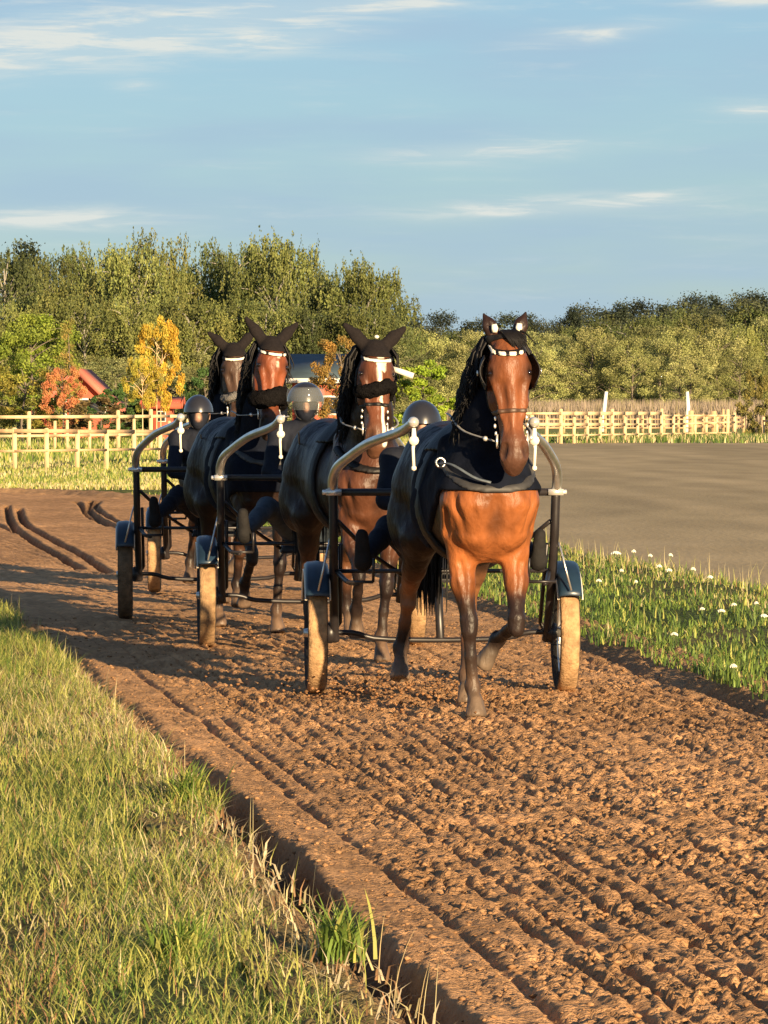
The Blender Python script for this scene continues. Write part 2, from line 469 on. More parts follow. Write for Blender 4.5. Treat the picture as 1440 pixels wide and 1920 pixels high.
# wheel ruts that swing off the far bend
ruts = [[(150,1066),(83,1029),(36,999),(18,977),(12,948)], [(203,1074),(155,1043),(97,1013),(61,993),(42,977),(35,954)],
        [(225,992),(183,971),(167,953),(170,940)], [(228,984),(194,965),(178,950),(184,941)], [(205,987),(192,982),(164,966),(152,946),(142,942)], [(30,1000),(10,990),(-20,980)]]
RUT_SHADE = np.zeros_like(Z)
for k, rt in enumerate(ruts):
    P = np.array([((px - 720) / F_PX * (F_PX * CAM_H / (py - 758)), F_PX * CAM_H / (py - 758)) for px, py in rt])
    P = spline(P, 160)
    sel = (Y > P[:, 1].min() - 1) & (Y < P[:, 1].max() + 1) & (X > P[:, 0].min() - .6) & (X < P[:, 0].max() + .6)
    ii = np.where(sel)
    if len(ii[0]) == 0: continue
    dmin = np.full(len(ii[0]), 9.0)
    side = np.zeros(len(ii[0]))
    for a, b in zip(P[:-1], P[1:]):
        ab = b - a; t = np.clip(((X[ii]-a[0])*ab[0] + (Y[ii]-a[1])*ab[1]) / (ab @ ab), 0, 1)
        d_ = np.hypot(X[ii]-a[0]-t*ab[0], Y[ii]-a[1]-t*ab[1])
        sd_ = X[ii] - a[0] - t * ab[0]
        side = np.where(d_ < dmin, sd_, side); dmin = np.minimum(dmin, d_)
    Z[ii] += -.10 * np.exp(-(dmin / .042) ** 4) + .015 * np.exp(-((side - .09) / .04) ** 2) * (dmin < .5)
    RUT_SHADE[ii] = np.maximum(RUT_SHADE[ii], np.exp(-(dmin / .045) ** 2))
trench_shade = np.exp(-((U - .035) / .085) ** 4) * (1 - sm(S, S_at(17.5), S_at(22)))  # shade inside the trench, painted into the soil colour
base = np.array([.54, .305, .148]); dark = np.array([.10, .055, .03]); pale = np.array([.34, .22, .125])
n1 = sm(fbm(X * .8, Y * .35, 4, 5), -.7, .9)[..., None]
n2 = sm(fbm(X * 9, Y * 5, 3, 15), -.6, .9)[..., None]
C = base * (.82 + .3 * n1) * (.85 + .25 * n2)
rim = np.clip((1 - sm(U, .0, .30)) + (1 - sm(WW - U, -.02, .22)), 0, 1)[..., None]
C = C * (1 - .55 * rim) + pale * .9 * .55 * rim
C = C * (1 - .92 * trench_shade[..., None]) + dark * .45 * trench_shade[..., None]
og = (1 - sm(U, -.12, -.02))[..., None] * .85
C = C * (1 - og) + np.array([.13, .115, .05]) * og
C = C * (1 - .7 * RUT_SHADE[..., None]) + dark * .55 * RUT_SHADE[..., None]  # grooves darkened in colour to deepen their shade
nr = len(rows)
idx = np.arange(nr * NC).reshape(nr, NC)
F = np.stack([idx[:-1, :-1], idx[:-1, 1:], idx[1:, 1:], idx[1:, :-1]], -1).reshape(-1, 4)
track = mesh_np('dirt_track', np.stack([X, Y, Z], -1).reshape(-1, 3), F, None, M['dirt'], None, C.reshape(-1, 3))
tag(track, kind='structure')
def strip_height(x, y):     # approximate height of the finished strip, for things standing on it
    return 0.0

def sheet(name, A, B, nu, mat, zf, cf, kind='structure', bias=1.0):
    """ground sheet between two edge polylines"""
    n = len(A); t = np.linspace(0, 1, nu) ** bias
    P = A[:, None, :] * (1 - t)[None, :, None] + B[:, None, :] * t[None, :, None]
    x, y = P[..., 0], P[..., 1]
    z = zf(x, y, t[None, :] + 0 * x); c = cf(x, y, t[None, :] + 0 * x)
    i = np.arange(n * nu).reshape(n, nu)
    f = np.stack([i[:-1, :-1], i[:-1, 1:], i[1:, 1:], i[1:, :-1]], -1).reshape(-1, 4)
    o = mesh_np(name, np.stack([x, y, z], -1).reshape(-1, 3), f, None, mat, None, c.reshape(-1, 3))
    return tag(o, kind=kind)
def mixc(cols, w):
    return sum(np.array(c) * ww[..., None] for c, ww in zip(cols, w))
def verge_col(x, y, t):
    a = sm(fbm(x * 1.5, y * .8, 3, 41), -.6, .8)
    return mixc([(.12, .105, .045), (.07, .095, .03)], [a, 1 - a])
# left verge
r2 = np.linspace(rows[0], arc[-1], 500)
Lr = np.stack([np.interp(r2, arc, Ls[:, k]) for k in (0, 1)], 1); Rr = np.stack([np.interp(r2, arc, Rs[:, k]) for k in (0, 1)], 1)
Dr = Rr - Lr; Dr /= np.linalg.norm(Dr, axis=1)[:, None]
def verge_z(x, y): return .055 + .03 * fbm(x * 1.2, y * .6, 3, 91) + .012 * fbm(x * 6, y * 5, 2, 93)
near = Lr[:, 1] < 56
sheet('left_verge', (Lr - Dr * (MARG - .03))[near], (Lr - Dr * 9)[near], 60, M['field'],
      lambda x, y, t: verge_z(x, y) * sm(t, 0, .01) + .03 * (1 - sm(t, 0, .01)), verge_col, bias=1.8)
# right verge reaches the edge of the grey main track
GK = [(9,4),(8.2,8),(7.3,14),(6.3,20),(5.35,26),(4.4,29.5),(3.28,37.5),(2.65,42),(2.15,46.5),(1.5,54),(1.0,64),(.5,74),(-.4,84),(-2.0,93),(-8,100),(-20,104),(-60,108)]
Gs = spline(GK, 800)
ny = 260
ys = np.linspace(9, 78, ny)
A = np.stack([edge_x(Rs, ys) + (MARG - .04), ys], 1); B = np.stack([edge_x(Gs, ys), ys], 1)
B[:, 0] = np.maximum(B[:, 0], A[:, 0] + .05)
sheet('right_verge', A, B, 50, M['field'], lambda x, y, t: (.075 + .03 * fbm(x * 1.2, y * .6, 3, 95)) * sm(t, -.01, .03) * (1 - sm(t, .93, 1.0)) + .0, verge_col)
# low crumbling lip of dark soil along the grey track, then the track itself
def grey_col(x, y, t):
    a = sm(.6 * fbm(x * .25, y * .06, 3, 33) + .7 * fbm(t * 55 + .3 * vnoise(y * .05, y * 0, 4), y * .012, 2, 37), -.9, .9)
    return mixc([(.47, .365, .21), (.37, .29, .165)], [a, 1 - a])
yg = np.concatenate([np.linspace(6, 60, 120), np.linspace(60.5, 182, 160)])
A = np.stack([np.where(yg < 84, edge_x(Gs, yg), np.interp(yg, [84, 100, 130, 182], [-.4, -2.5, -4, -4])), yg], 1)
B = np.stack([np.full(len(yg), 46.0), yg + 46], 1)
sheet('main_track', A, B, 120, M['grey_track'],
      lambda x, y, t: .025 - .07 * (1 - sm(t, 0, .004)) + .006 * fbm(x * 1.2, y * .4, 3, 35), grey_col, bias=2.0)
# the ground sheet that everything else lies on, out to the horizon
gy = np.concatenate([np.linspace(2, 80, 30), np.linspace(81, 92, 24), np.linspace(94, 240, 60), np.geomspace(250, 5000, 40)])
gx = np.concatenate([-np.geomspace(2000, 62, 20), np.linspace(-60, 60, 130), np.geomspace(62, 2000, 20)])
GX, GY = np.meshgrid(gx, gy)
GZ = -.30 + .28 * sm(GY, 81, 91) + .02 * fbm(GX * .3, GY * .1, 3, 99) * sm(GY, 90, 100)
a = sm(fbm(GX * .12, GY * .05, 4, 43), -.7, .8)
GC = mixc([(.30, .27, .085), (.17, .19, .055)], [a, 1 - a])
far_ = sm(GY, 118, 150)[..., None]
GC = GC * (1 - far_) + np.array([.24, .26, .09]) * far_
gi = np.arange(GX.size).reshape(GX.shape)
tag(mesh_np('ground', np.stack([GX, GY, GZ], -1).reshape(-1, 3), np.stack([gi[:-1, :-1], gi[:-1, 1:], gi[1:, 1:], gi[1:, :-1]], -1).reshape(-1, 4),
            None, M['field'], None, GC.reshape(-1, 3)), kind='structure')

# ---------------------------------------------------------------- clods
def lumps(P, size, flat, cols, name, mat):
    """crumbs of earth: squashed irregular octahedra with bevelled faces"""
    n = len(P)
    base = np.array([[1,0,0],[0,1,0],[-1,0,0],[0,-1,0],[0,0,1],[0,0,-1],[.62,.62,.5],[-.62,.62,.5],[-.62,-.62,.5],[.62,-.62,.5]], float)
    F = np.array([[4,6,7],[4,7,8],[4,8,9],[4,9,6],[6,0,1],[6,1,7],[7,1,2],[7,2,8],[8,2,3],[8,3,9],[9,3,0],[9,0,6],[5,1,0],[5,2,1],[5,3,2],[5,0,3]])
    V = base[None] * (1 + rng.uniform(-.38, .38, (n, 10, 3)))
    a = rng.uniform(0, 6.28, n); c, s = np.cos(a), np.sin(a)
    V = V * (size[:, None, None] * np.stack([np.ones(n), rng.uniform(.6, 1, n), flat], 1)[:, None, :])
    x = V[..., 0] * c[:, None] - V[..., 1] * s[:, None]; y = V[..., 0] * s[:, None] + V[..., 1] * c[:, None]
    V = np.stack([x, y, V[..., 2]], -1) + P[:, None, :]
    FF = (F[None] + (np.arange(n) * 10)[:, None, None]).reshape(-1, 3)
    return mesh_np(name, V.reshape(-1, 3), None, FF, mat, None, np.repeat(cols, 10, 0), smooth=False)
n = 9000
ss = S_at(9.5) + (S_at(34) - S_at(9.5)) * rng.random(n) ** 1.25
Lq = np.stack([np.interp(ss, arc, Ls[:, k]) for k in (0, 1)], 1); Rq = np.stack([np.interp(ss, arc, Rs[:, k]) for k in (0, 1)], 1)
Wq = np.linalg.norm(Rq - Lq, axis=1)
uu = .25 + (Wq - .3) * rng.random(n)
edge = rng.random(n) < .16
uu = np.where(edge, np.where(rng.random(n) < .6, rng.normal(.13, .10, n), Wq - rng.normal(.02, .10, n)), uu)
P = Lq + (Rq - Lq) / Wq[:, None] * uu[:, None]
zz = track_height(uu, ss, Wq, P[:, 0], P[:, 1])
keep = (vnoise(uu * 3, ss * 1.1, 4) > -.55) | edge
P, zz, uu = P[keep], zz[keep], uu[keep]; n = len(P)
sz = .004 + .012 * rng.random(n) ** 3
cc = np.array([.30, .17, .085]) * rng.uniform(.72, 1.18, (n, 1))
tag(lumps(np.column_stack([P, zz + sz * .15]), sz, rng.uniform(.45, .8, n), cc, 'loose_earth', M['clod']),
    'loose crumbs of brown earth lying over the harrowed track', 'earth', kind='stuff')

# ---------------------------------------------------------------- grass
def blades(name, P, h, w, lean, cols, mat, levels=3, label=None, cat='grass', curl=.5, stuff=True):
    n = len(P)
    az = rng.uniform(0, 2 * math.pi, n); dirx, diry = np.cos(az), np.sin(az)
    wz = az + math.pi / 2 + rng.uniform(-.6, .6, n); wx, wy = np.cos(wz), np.sin(wz)
    V = []
    for k in range(levels):
        t = k / levels
        ww = w * (1 - .55 * t) / 2
        off = lean * h * (t ** (1 + curl * 2))
        z = h * t * np.sqrt(np.clip(1 - (lean * t) ** 2 * .7, .05, 1))
        c = np.stack([P[:, 0] + dirx * off, P[:, 1] + diry * off, P[:, 2] + z], 1)
        V.append(c - np.stack([wx * ww, wy * ww, 0 * ww], 1)); V.append(c + np.stack([wx * ww, wy * ww, 0 * ww], 1))
    off = lean * h; z = h * np.sqrt(np.clip(1 - lean ** 2 * .7, .03, 1))
    V.append(np.stack([P[:, 0] + dirx * off, P[:, 1] + diry * off, P[:, 2] + z], 1))
    V = np.stack(V, 1); nv = 2 * levels + 1
    q = []
    for k in range(levels - 1): q.append([2*k, 2*k+1, 2*k+3, 2*k+2])
    b0 = (np.arange(n) * nv)[:, None]
    Q = (np.array(q).reshape(1, -1, 4) + b0[..., None]).reshape(-1, 4) if q else None
    T = (np.array([[2*(levels-1), 2*(levels-1)+1, 2*levels]])[None] + b0[..., None]).reshape(-1, 3)
    o = mesh_np(name, V.reshape(-1, 3), Q, T, mat, None, np.repeat(cols, nv, 0))
    if stuff: tag(o, label, cat, kind='stuff')
    return o
def pick(n, cols, w):
    w = np.array(w, float)
    if w.ndim == 1: w = np.tile(w, (n, 1))
    w = w / w.sum(1, keepdims=True)
    r = rng.random(n)[:, None]
    k = (np.cumsum(w, 1) < r).sum(1)
    return np.array(cols)[np.minimum(k, len(cols) - 1)] * rng.uniform(.75, 1.25, (n, 1))
GRN, YGR, STR, RED, DGR = (.17, .25, .05), (.42, .42, .11), (.60, .51, .27), (.36, .21, .11), (.075, .13, .035)
def verge_points(n, d0, d1, reach, power=1.0):
    ss = S_at(d0) + (S_at(d1) - S_at(d0)) * rng.random(n) ** power
    L2 = np.stack([np.interp(ss, arc, Ls[:, k]) for k in (0, 1)], 1); R2 = np.stack([np.interp(ss, arc, Rs[:, k]) for k in (0, 1)], 1)
    D2 = R2 - L2; D2 /= np.linalg.norm(D2, axis=1)[:, None]
    e = rng.random(n) * reach
    return L2 - D2 * e[:, None], e, ss
n = 150000
P, e, ss = verge_points(n, 9.5, 38, 2.0, 1.15)
edge_in = .055 + .05 * fbm(ss * 1.3, ss * 0, 3, 61) + .10 * (1 - sm(ss, S_at(15), S_at(18))) + .06 * (1 - sm(ss, S_at(12), S_at(14)))
ok = (e > edge_in) & (rng.random(n) < (.22 + .78 * sm(vnoise(P[:, 0] * 3.5, P[:, 1] * 1.7, 6) + .15 * rng.normal(size=n), -.5, .15))) & (rng.random(n) < 1.25 - .45 * e)
P, e, ss = P[ok], e[ok], ss[ok]; n = len(P)
dry = sm(fbm(P[:, 0] * 1.3, P[:, 1] * .6, 3, 81), -.5, .6); far1 = sm(P[:, 1], 20, 27); corner = (1 - sm(P[:, 1], 11.5, 14.5)) * sm(e, .7, 1.2)
w = np.stack([.8 + 1.2 * far1, 2.2 + .8 * far1, 1.6 * dry + .25, .15 + .5 * dry * (1 - far1) + 1.4 * corner, .7 - .3 * far1], 1)
cols = pick(n, [GRN, YGR, STR, RED, DGR], w)
tuft = sm(vnoise(P[:, 0] * 5, P[:, 1] * 2.6, 16), -.2, .8)
h = (.035 + .065 * rng.random(n) ** 1.3 + .075 * tuft * rng.random(n)) * (1 + .15 * far1)
blades('left_grass', np.column_stack([P, verge_z(P[:, 0], P[:, 1]) - .02]), h * 1.25, .0028 + .004 * rng.random(n) ** 1.5, rng.uniform(.45, .995, n), cols, M['grass'], 3,
       'thick yellow green grass covering the bank at the lower left of the track', 'grass')
# thin seed stalks and stems along the cut edge
n = 330
P, e, ss = verge_points(n, 10, 34, .5, 1.0)
e = .02 + e * .9
cols = pick(n, [STR, YGR, (.55, .42, .22)], [1, .6, .8])
blades('dry_stalks', np.column_stack([P, np.full(n, .02)]), .10 + .18 * rng.random(n) ** 1.5, np.full(n, .003), rng.uniform(.05, .4, n), cols, M['grass'], 4,
       'dry straw coloured stalks standing thinly along the left edge of the track', 'dry stalks')
# short straw and litter in the edge of the track
n = 1500
P, e, ss = verge_points(n, 10, 26, .3, 1.0)
cols = pick(n, [STR, RED, (.6, .5, .33)], [1, 1, .7])
blades('straw_litter', np.column_stack([P, np.full(n, .035)]), .04 + .09 * rng.random(n), .004 + .006 * rng.random(n), rng.uniform(.8, .99, n), cols, M['grass'], 2,
       'short dead straw scattered on the bare strip beside the left grass', 'straw')
# right verge
n = 84000
yy = 17 + 60 * rng.random(n) ** 1.35
xl, xr = edge_x(Rs, yy) + .02, edge_x(Gs, yy)
xx = xl + (np.minimum(xr, xl + 4.6) - xl) * rng.random(n)
okk = rng.random(n) < (.35 + .65 * sm(vnoise(xx * 3, yy * 1.2, 26), -.6, .2))
okk &= (xx - xl > .03 + .07 * vnoise(yy * 2.0, yy * 0, 28))
xx, yy, xl, xr = xx[okk], yy[okk], xl[okk], xr[okk]; n = len(xx)
back = sm((xx - xl) / np.maximum(xr - xl, .2), .45, 1.0)
cols = pick(n, [GRN, YGR, STR, RED, DGR], np.stack([2.6 - back, .8 + .5 * back, .10 + .9 * back, .03 + .35 * back, 2.2 - .9 * back], 1))
tuft = sm(vnoise(xx * 3, yy * 1.4, 36), -.2, .8)
h = .03 + .055 * rng.random(n) + .085 * tuft * rng.random(n)
blades('right_grass', np.column_stack([xx, yy, .055 + .03 * fbm(xx * 1.2, yy * .6, 3, 95)]), h, .008 + .009 * rng.random(n), rng.uniform(.1, .85, n), cols, M['grass'], 2,
       'lush green grass on the strip between the dirt track and the grey track', 'grass')
n = 420
yy = 30 + 26 * rng.random(n); xr = edge_x(Gs, yy); xx = xr - rng.random(n) ** 2 * .8
blades('right_stalks', np.column_stack([xx, yy, np.full(n, .04)]), .10 + .20 * rng.random(n), np.full(n, .005), rng.uniform(.05, .4, n), pick(n, [STR, YGR], [1, 1]), M['grass'], 3,
       'pale dry stalks along the edge of the grey track', 'dry stalks')
# grass of the paddock in front of and behind the left fences
n = 30000
yy = 85.5 + 38 * rng.random(n) ** 1.6; xx = -11.5 + 14 * rng.random(n)
a = sm(fbm(xx * .4, yy * .12, 3, 44), -.6, .7)
cols = pick(n, [YGR, STR, GRN], np.stack([1.5 + 0 * a, .4 + 1.5 * a, 1.4 - a], 1))
blades('paddock_grass', np.column_stack([xx, yy, np.full(n, -.02)]), .04 + .09 * rng.random(n), .02 + .02 * rng.random(n), rng.uniform(.1, .6, n), cols, M['grass'], 2,
       'short sunlit grass between the bend of the dirt track and the paddock fence', 'grass')
n = 16000
yy = 124 + 80 * rng.random(n); xx = -18 + 22 * rng.random(n)
blades('meadow_grass', np.column_stack([xx, yy, np.full(n, -.02)]), .10 + .2 * rng.random(n), .04 + .04 * rng.random(n), rng.uniform(.1, .6, n), pick(n, [YGR, GRN, STR], [1.2, 1.4, .5]), M['grass'], 2,
       'green meadow grass behind the paddock fences in front of the wood', 'grass')
# dark fringe at the foot of the right hand fence
n = 9000
yy = 183 + 30 * rng.random(n); xx = 2 + 22 * rng.random(n)
blades('fence_grass', np.column_stack([xx, yy, np.full(n, -.02)]), .15 + .3 * rng.random(n), .04 + .04 * rng.random(n), rng.uniform(.1, .6, n), pick(n, [DGR, STR, GRN], [1, 1, 1]), M['grass'], 2,
       'rough grass under the pale fence across the grey track', 'grass')
# reed bed in front of the right hand wood
n = 26000
yy = 300 + 60 * rng.random(n); xx = 2 + 36 * rng.random(n)
keep = vnoise(xx * .5, yy * .1, 3) > -.8
xx, yy = xx[keep], yy[keep]; n = len(xx)
blades('reed_bed', np.column_stack([xx, yy, np.full(n, -.02)]), 1.0 + 1.2 * rng.random(n), .06 + .07 * rng.random(n), rng.uniform(.02, .3, n),
       pick(n, [(.29, .235, .185), (.27, .23, .13), (.34, .28, .22)], [1, .7, 1]), M['leaf'], 2, 'pinkish grey dry reeds in front of the right hand wood', 'reeds')
# yarrow in the right verge
protof = None
for i, (px, py) in enumerate([(1153,1036),(1187,1033),(1217,1041),(1257,1040),(1167,1069),(1121,1088),(1236,1061),(1252,1068),(1333,1081),(1296,1066),(1195,1090),(1380,1133),(1422,1130),(1352,1146),(1432,1156),(1262,1195),(1376,1262),(1320,1142)]):
    d = F_PX * CAM_H / (py - 758 + 46); x = at(px, d); hgt = zt(py, d) - .03
    if protof is None:
        protof = empty('yarrow', (x, d, .03))
        mb = MB(); mb.tube([(0,0,0),(.01,0,.12),(0,.01,.25)], [.004,.003,.002], 5)
        for k in range(7): mb.tube([(0,0,.17),(.02*math.cos(k),.02*math.sin(k),.20),(.035*math.cos(k*2.1),.035*math.sin(k*2.1),.245)], .0015, 4)
        mb.build('stem', M['reed'] if 'reed' in M else M['hair'], protof).data.materials[0] = simple('stem_green', (.12, .17, .05), .7)
        V_ = []
        mb = MB()
        for k in range(26):
            a_, r_ = k * 2.399, .009 * math.sqrt(k)
            c_ = (r_*math.cos(a_), r_*math.sin(a_), .255 + .004*random.random() - r_*r_*10)
            mb.lathe(c_, [(.001,-.010),(.009,-.002),(.008,.008),(.001,.012)], 'z', 6)
        mb.build('flower_head', M['flower'], protof)
        cur = protof; s_ = 1.0
    else:
        cur = protof.copy(); COL.objects.link(cur)
        for ch in list(protof.children):
            c = ch.copy(); COL.objects.link(c); c.parent = cur
        cur.location = (x, d, .03); s_ = random.uniform(.3, .62)
    cur.scale = (s_, s_, max(.6, min(1.8, hgt / .25)))
    cur.rotation_euler = (random.uniform(-.1,.1), random.uniform(-.1,.1), i)
    where = ['large white yarrow head nearest the grey track edge', 'white yarrow head second from the large one', 'white yarrow head by the grey track edge, third along', 'small white yarrow head by the track edge under pale stalks',
             'white yarrow standing alone below the largest head', 'white yarrow closest to the cart wheel', 'flat white yarrow in the middle of the strip', 'flat white yarrow just beside the middle one',
             'white yarrow towards the far right of the upper strip', 'tiny white yarrow among stalks at the strip top', 'pale yarrow head low in the strip near the cart', 'broad white yarrow near the right frame edge',
             'white yarrow cut by the right frame edge, upper', 'white yarrow just left of the frame edge pair', 'white yarrow at the right frame edge, lower', 'lone white yarrow low down by the shaded grass',
             'white yarrow closest to the track step', 'white yarrow halfway along the lower right strip'][i]
    tag(cur, where, 'flower', 'white yarrow flowers in the right verge')
# three broad grass tufts that stand out on the left bank
for i, (px, py, lab) in enumerate([(640, 1835, 'coarse bright green grass tuft at the bottom beside the trench'), (355, 1535, 'bright green grass tuft leaning over the cut edge of the track'), (330, 1850, 'grey green grass tuft low on the left bank')]):
    d = F_PX * CAM_H / (py - 758); x = at(px, d); n = 130
    P = np.column_stack([rng.normal(0, .035, n), rng.normal(0, .05, n), np.zeros(n)])
    o = blades('grass_tuft', P, .09 + .12 * rng.random(n), .006 + .008 * rng.random(n), rng.uniform(.2, .95, n), pick(n, [GRN, YGR, (.17, .26, .05)], [1, 1, 1]), M['grass'], 4, stuff=False)
    o.location = (x, d, .05); tag(o, lab, 'grass tuft')

# ================================================================ FENCES
def fence(name, label, cat, posts, rails, mat, pw=.11, jitter=.012):
    """posts: (px, d, top row, [width]) ; rails: (i, j, row at i, row at j, height)"""
    root = empty(name, (at(posts[0][0], posts[0][1]), posts[0][1], 0), 0, label, cat)
    ox, oy = root.location.x, root.location.y
    for p in posts:
        x, d = at(p[0], p[1]), p[1]; w = p[3] if len(p) > 3 else pw
        h = zt(p[2], d)
        mb = MB(); j = np.random.default_rng(int(p[0]) + 3000).uniform(-jitter, jitter, 2)
        mb.box((0, 0, (h - .1) / 2), (w, w, h + .1))
        mb.box((0, 0, h + .01), (w * .96, w * .96, .025), taper=.6)
        o = mb.build('post', mat, root); o.location = (x - ox, d - oy, 0); o.rotation_euler = (j[0], j[1], j[0] * 5)
    for (i, j, ra, rb, hh) in rails:
        a, b = posts[i], posts[j]
        pa = (at(a[0], a[1]) - ox, a[1] - oy - pw * .5 - .03, zt(ra, a[1])); pb = (at(b[0], b[1]) - ox, b[1] - oy - pw * .5 - .03, zt(rb, b[1]))
        mb = MB(); mb.beam(pa, pb, .045, hh); mb.build('rail', mat, root)
    return root
# nearer paddock fence on the left: low posts, two rails
pn = [(-88, 113, 806), (-30, 112, 805), (28, 111, 803), (88, 111, 804), (145, 112, 809), (200, 114, 808), (252, 117, 806), (300, 121, 808), (345, 126, 808)]
rl = []
for i in range(len(pn) - 1):
    rl.append((i, i + 1, 808 + (i > 3), 808 + (i > 3), .10))
    rl.append((i, i + 1, 847 - i * .8, 847 - (i + 1) * .8, .06))
fence('paddock_fence', 'low weathered paddock fence with two rails behind the far bend on the left', 'fence', pn, rl, M['wood_old'], .115)
for o in list(bpy.data.objects):
    if o.name.startswith('post') and o.parent and o.parent.name == 'paddock_fence': o.data.materials[0] = M['wood']
# farther, taller fence on the left
pf = [(-60, 150, 771), (-5, 150, 772), (54, 150, 772), (103, 151, 790), (126, 151, 788), (168, 152, 790), (222, 153, 770), (252, 155, 786), (283, 156, 768), (318, 158, 790), (352, 160, 786)]
pf = [(p[0], p[1], p[2], .13 if p[2] < 780 else .10) for p in pf]
rl = []
for i in range(len(pf) - 1):
    rl.append((i, i + 1, 782 - i * .2, 782 - (i + 1) * .2, .11)); rl.append((i, i + 1, 818 - i * .5, 818 - (i + 1) * .5, .09))
fence('tall_fence', 'taller pale timber fence behind the low paddock fence on the left', 'fence', pf, rl, M['wood'])
# long pale fence across the grey track on the right
zr = lambda x, y: (960 + x / 3, 520 + y / 3)
fr = []
for x, top, base in [(20, 760, 938), (110, 760, 938), (195, 785, 938), (275, 742, 937), (348, 788, 936), (424, 786, 934), (495, 788, 932), (565, 742, 931), (635, 786, 928), (707, 792, 925),
                     (775, 790, 922), (840, 740, 918), (907, 778, 914), (970, 778, 911), (1030, 778, 911), (1092, 780, 910), (1152, 778, 910), (1212, 744, 910), (1252, 762, 905)]:
    px, py = zr(x, base); _, pt = zr(x, top)
    fr.append((px, F_PX * CAM_H / (py - 758), pt, .15 if top < 765 else .13))
rl = []
for i in range(len(fr) - 1):
    x0 = (fr[i][0] - 960) * 3
    if i < 11: rl.append((i, i + 1, 775.0, 775.0, .15 if 2 < i else .09))
    else: rl.append((i, i + 1, 779, 779, .08))
    rl.append((i, i + 1, 795.5 - max(0, i - 11) * .6, 795.5 - max(0, i - 10) * .6, .13 if i < 8 else .08))
    rl.append((i, i + 1, 817 - i * .35, 817 - (i + 1) * .35, .07))
fence('track_fence', 'long pale three rail fence across the grey main track on the right', 'fence', fr, rl, M['wood'], .13)
# second fence line behind it
f2 = [(980, 232, 777), (1024, 233, 777), (1057, 234, 778), (1098, 236, 777), (1135, 238, 779), (1170, 240, 778), (1205, 242, 777), (1245, 244, 777), (1272, 246, 776), (1296, 248, 770, .3), (1318, 250, 776), (1338, 252, 771, .3), (1356, 254, 767), (1375, 256, 776), (1394, 258, 784)]
rl = []
for i in range(len(f2) - 1):
    for r_ in ((783, 791, 799) if i > 8 else (786, 802)): rl.append((i, i + 1, r_, r_, .14 if i > 8 else .07))
fence('rear_fence', 'orange brown board fence standing behind the pale track fence', 'fence', f2, rl, M['wood_old'], .14)
fence('corner_fence', 'two lone pale posts with a rail beyond the bush at the right frame edge', 'fence', [(1431, 205, 782), (1475, 203, 782), (1520, 201, 782)], [(0, 1, 789, 789, .1), (1, 2, 789, 789, .1)], M['wood'], .13)
for px, lab in ((1133, 'white leaning post in the reeds behind the middle of the track fence'), (1290, 'white upright post in the reeds near the right end of the track fence')):
    d = 262; mb = MB(); h = zt(734, d)
    mb.tube([(-.12, 0, -.1), (0, 0, h * .6), (.12 if px < 1200 else -.05, 0, h)], [.14, .13, .10], 8)
    o = mb.build('marker_post', M['white_trim'], None, True); o.location = (at(px, d), d, 0); tag(o, lab, 'post')

# ================================================================ BUILDINGS
def building(name, label, px0, px1, d, eave, ridge, depth, wall, roof, windows, ridge_along=True, trim=None):
    x0, x1 = at(px0, d), at(px1, d); cx = (x0 + x1) / 2; w = x1 - x0; he, hr = zt(eave, d), zt(ridge, d)
    root = empty(name, (cx, d, 0), 0, label, 'building')
    mb = MB()
    if ridge_along:
        V = [(-w/2,0,-.2),(w/2,0,-.2),(w/2,depth,-.2),(-w/2,depth,-.2),(-w/2,0,he),(w/2,0,he),(w/2,depth,he),(-w/2,depth,he),(-w/2,depth/2,hr-.1),(w/2,depth/2,hr-.1)]
        mb.add(V, q=[[0,1,5,4],[2,3,7,6],[1,2,6,5],[3,0,4,7]], t=[[4,8,7],[5,6,9]])
    else:
        V = [(-w/2,0,-.2),(w/2,0,-.2),(w/2,depth,-.2),(-w/2,depth,-.2),(-w/2,0,he),(w/2,0,he),(w/2,depth,he),(-w/2,depth,he),(0,0,hr-.1),(0,depth,hr-.1)]
        mb.add(V, q=[[0,1,5,4],[2,3,7,6],[1,2,6,5],[3,0,4,7]], t=[[4,5,8],[6,7,9]])
    mb.build('wall', wall, root)
    o_ = .45
    for s in (-1, 1):
        mb = MB()
        if ridge_along:
            y_e = -o_ if s < 0 else depth + o_
            a, b = np.array([0, y_e, he - o_ * (hr - he) / (depth / 2)]), np.array([0, depth / 2, hr])
            mb.beam(a, b, w + 2 * o_, .12)
        else:
            x_e = s * (w / 2 + o_)
            a, b = np.array([x_e, depth / 2, he - o_ * (hr - he) / (w / 2)]), np.array([0, depth / 2, hr])
            mb.beam(a, b, depth + 2 * o_, .12)
        rf = mb.build('roof', roof, root)
        mb = MB()
        if ridge_along: mb.beam(a + [-(w/2+o_+.03), 0, -.04], b + [-(w/2+o_+.03), 0, -.04], .06, .26); mb.beam(a + [w/2+o_+.03, 0, -.04], b + [w/2+o_+.03, 0, -.04], .06, .26); mb.box((0, a[1] - .04, a[2] - .05), (w + 2 * o_, .06, .24))
        else: mb.beam(a + [0, -(depth/2+o_+.03), -.04], b + [0, -(depth/2+o_+.03), -.04], .06, .26)
        mb.build('fascia', trim or M['white_trim'], root)
    for (u, z, ww, hh) in windows:
        mb = MB(); mb.box((u * w / 2, -.03, z), (ww, .08, hh)); f = mb.build('window', M['white_trim'], root)
        mb = MB(); mb.box((u * w / 2, -.08, z), (ww * .8, .03, hh * .82)); mb.build('pane', M['window'], f)
    return root
building('red_barn', 'red barn with coral gable roof behind the left fences beside the coral red tree', 78, 214, 215, 758, 692, 9, M['red_wall'], M['roof_red'], [(-.55, 1.5, .9, .9), (.1, 1.5, .9, .9), (.55, 1.5, .9, .9)], False, M['roof_red'])
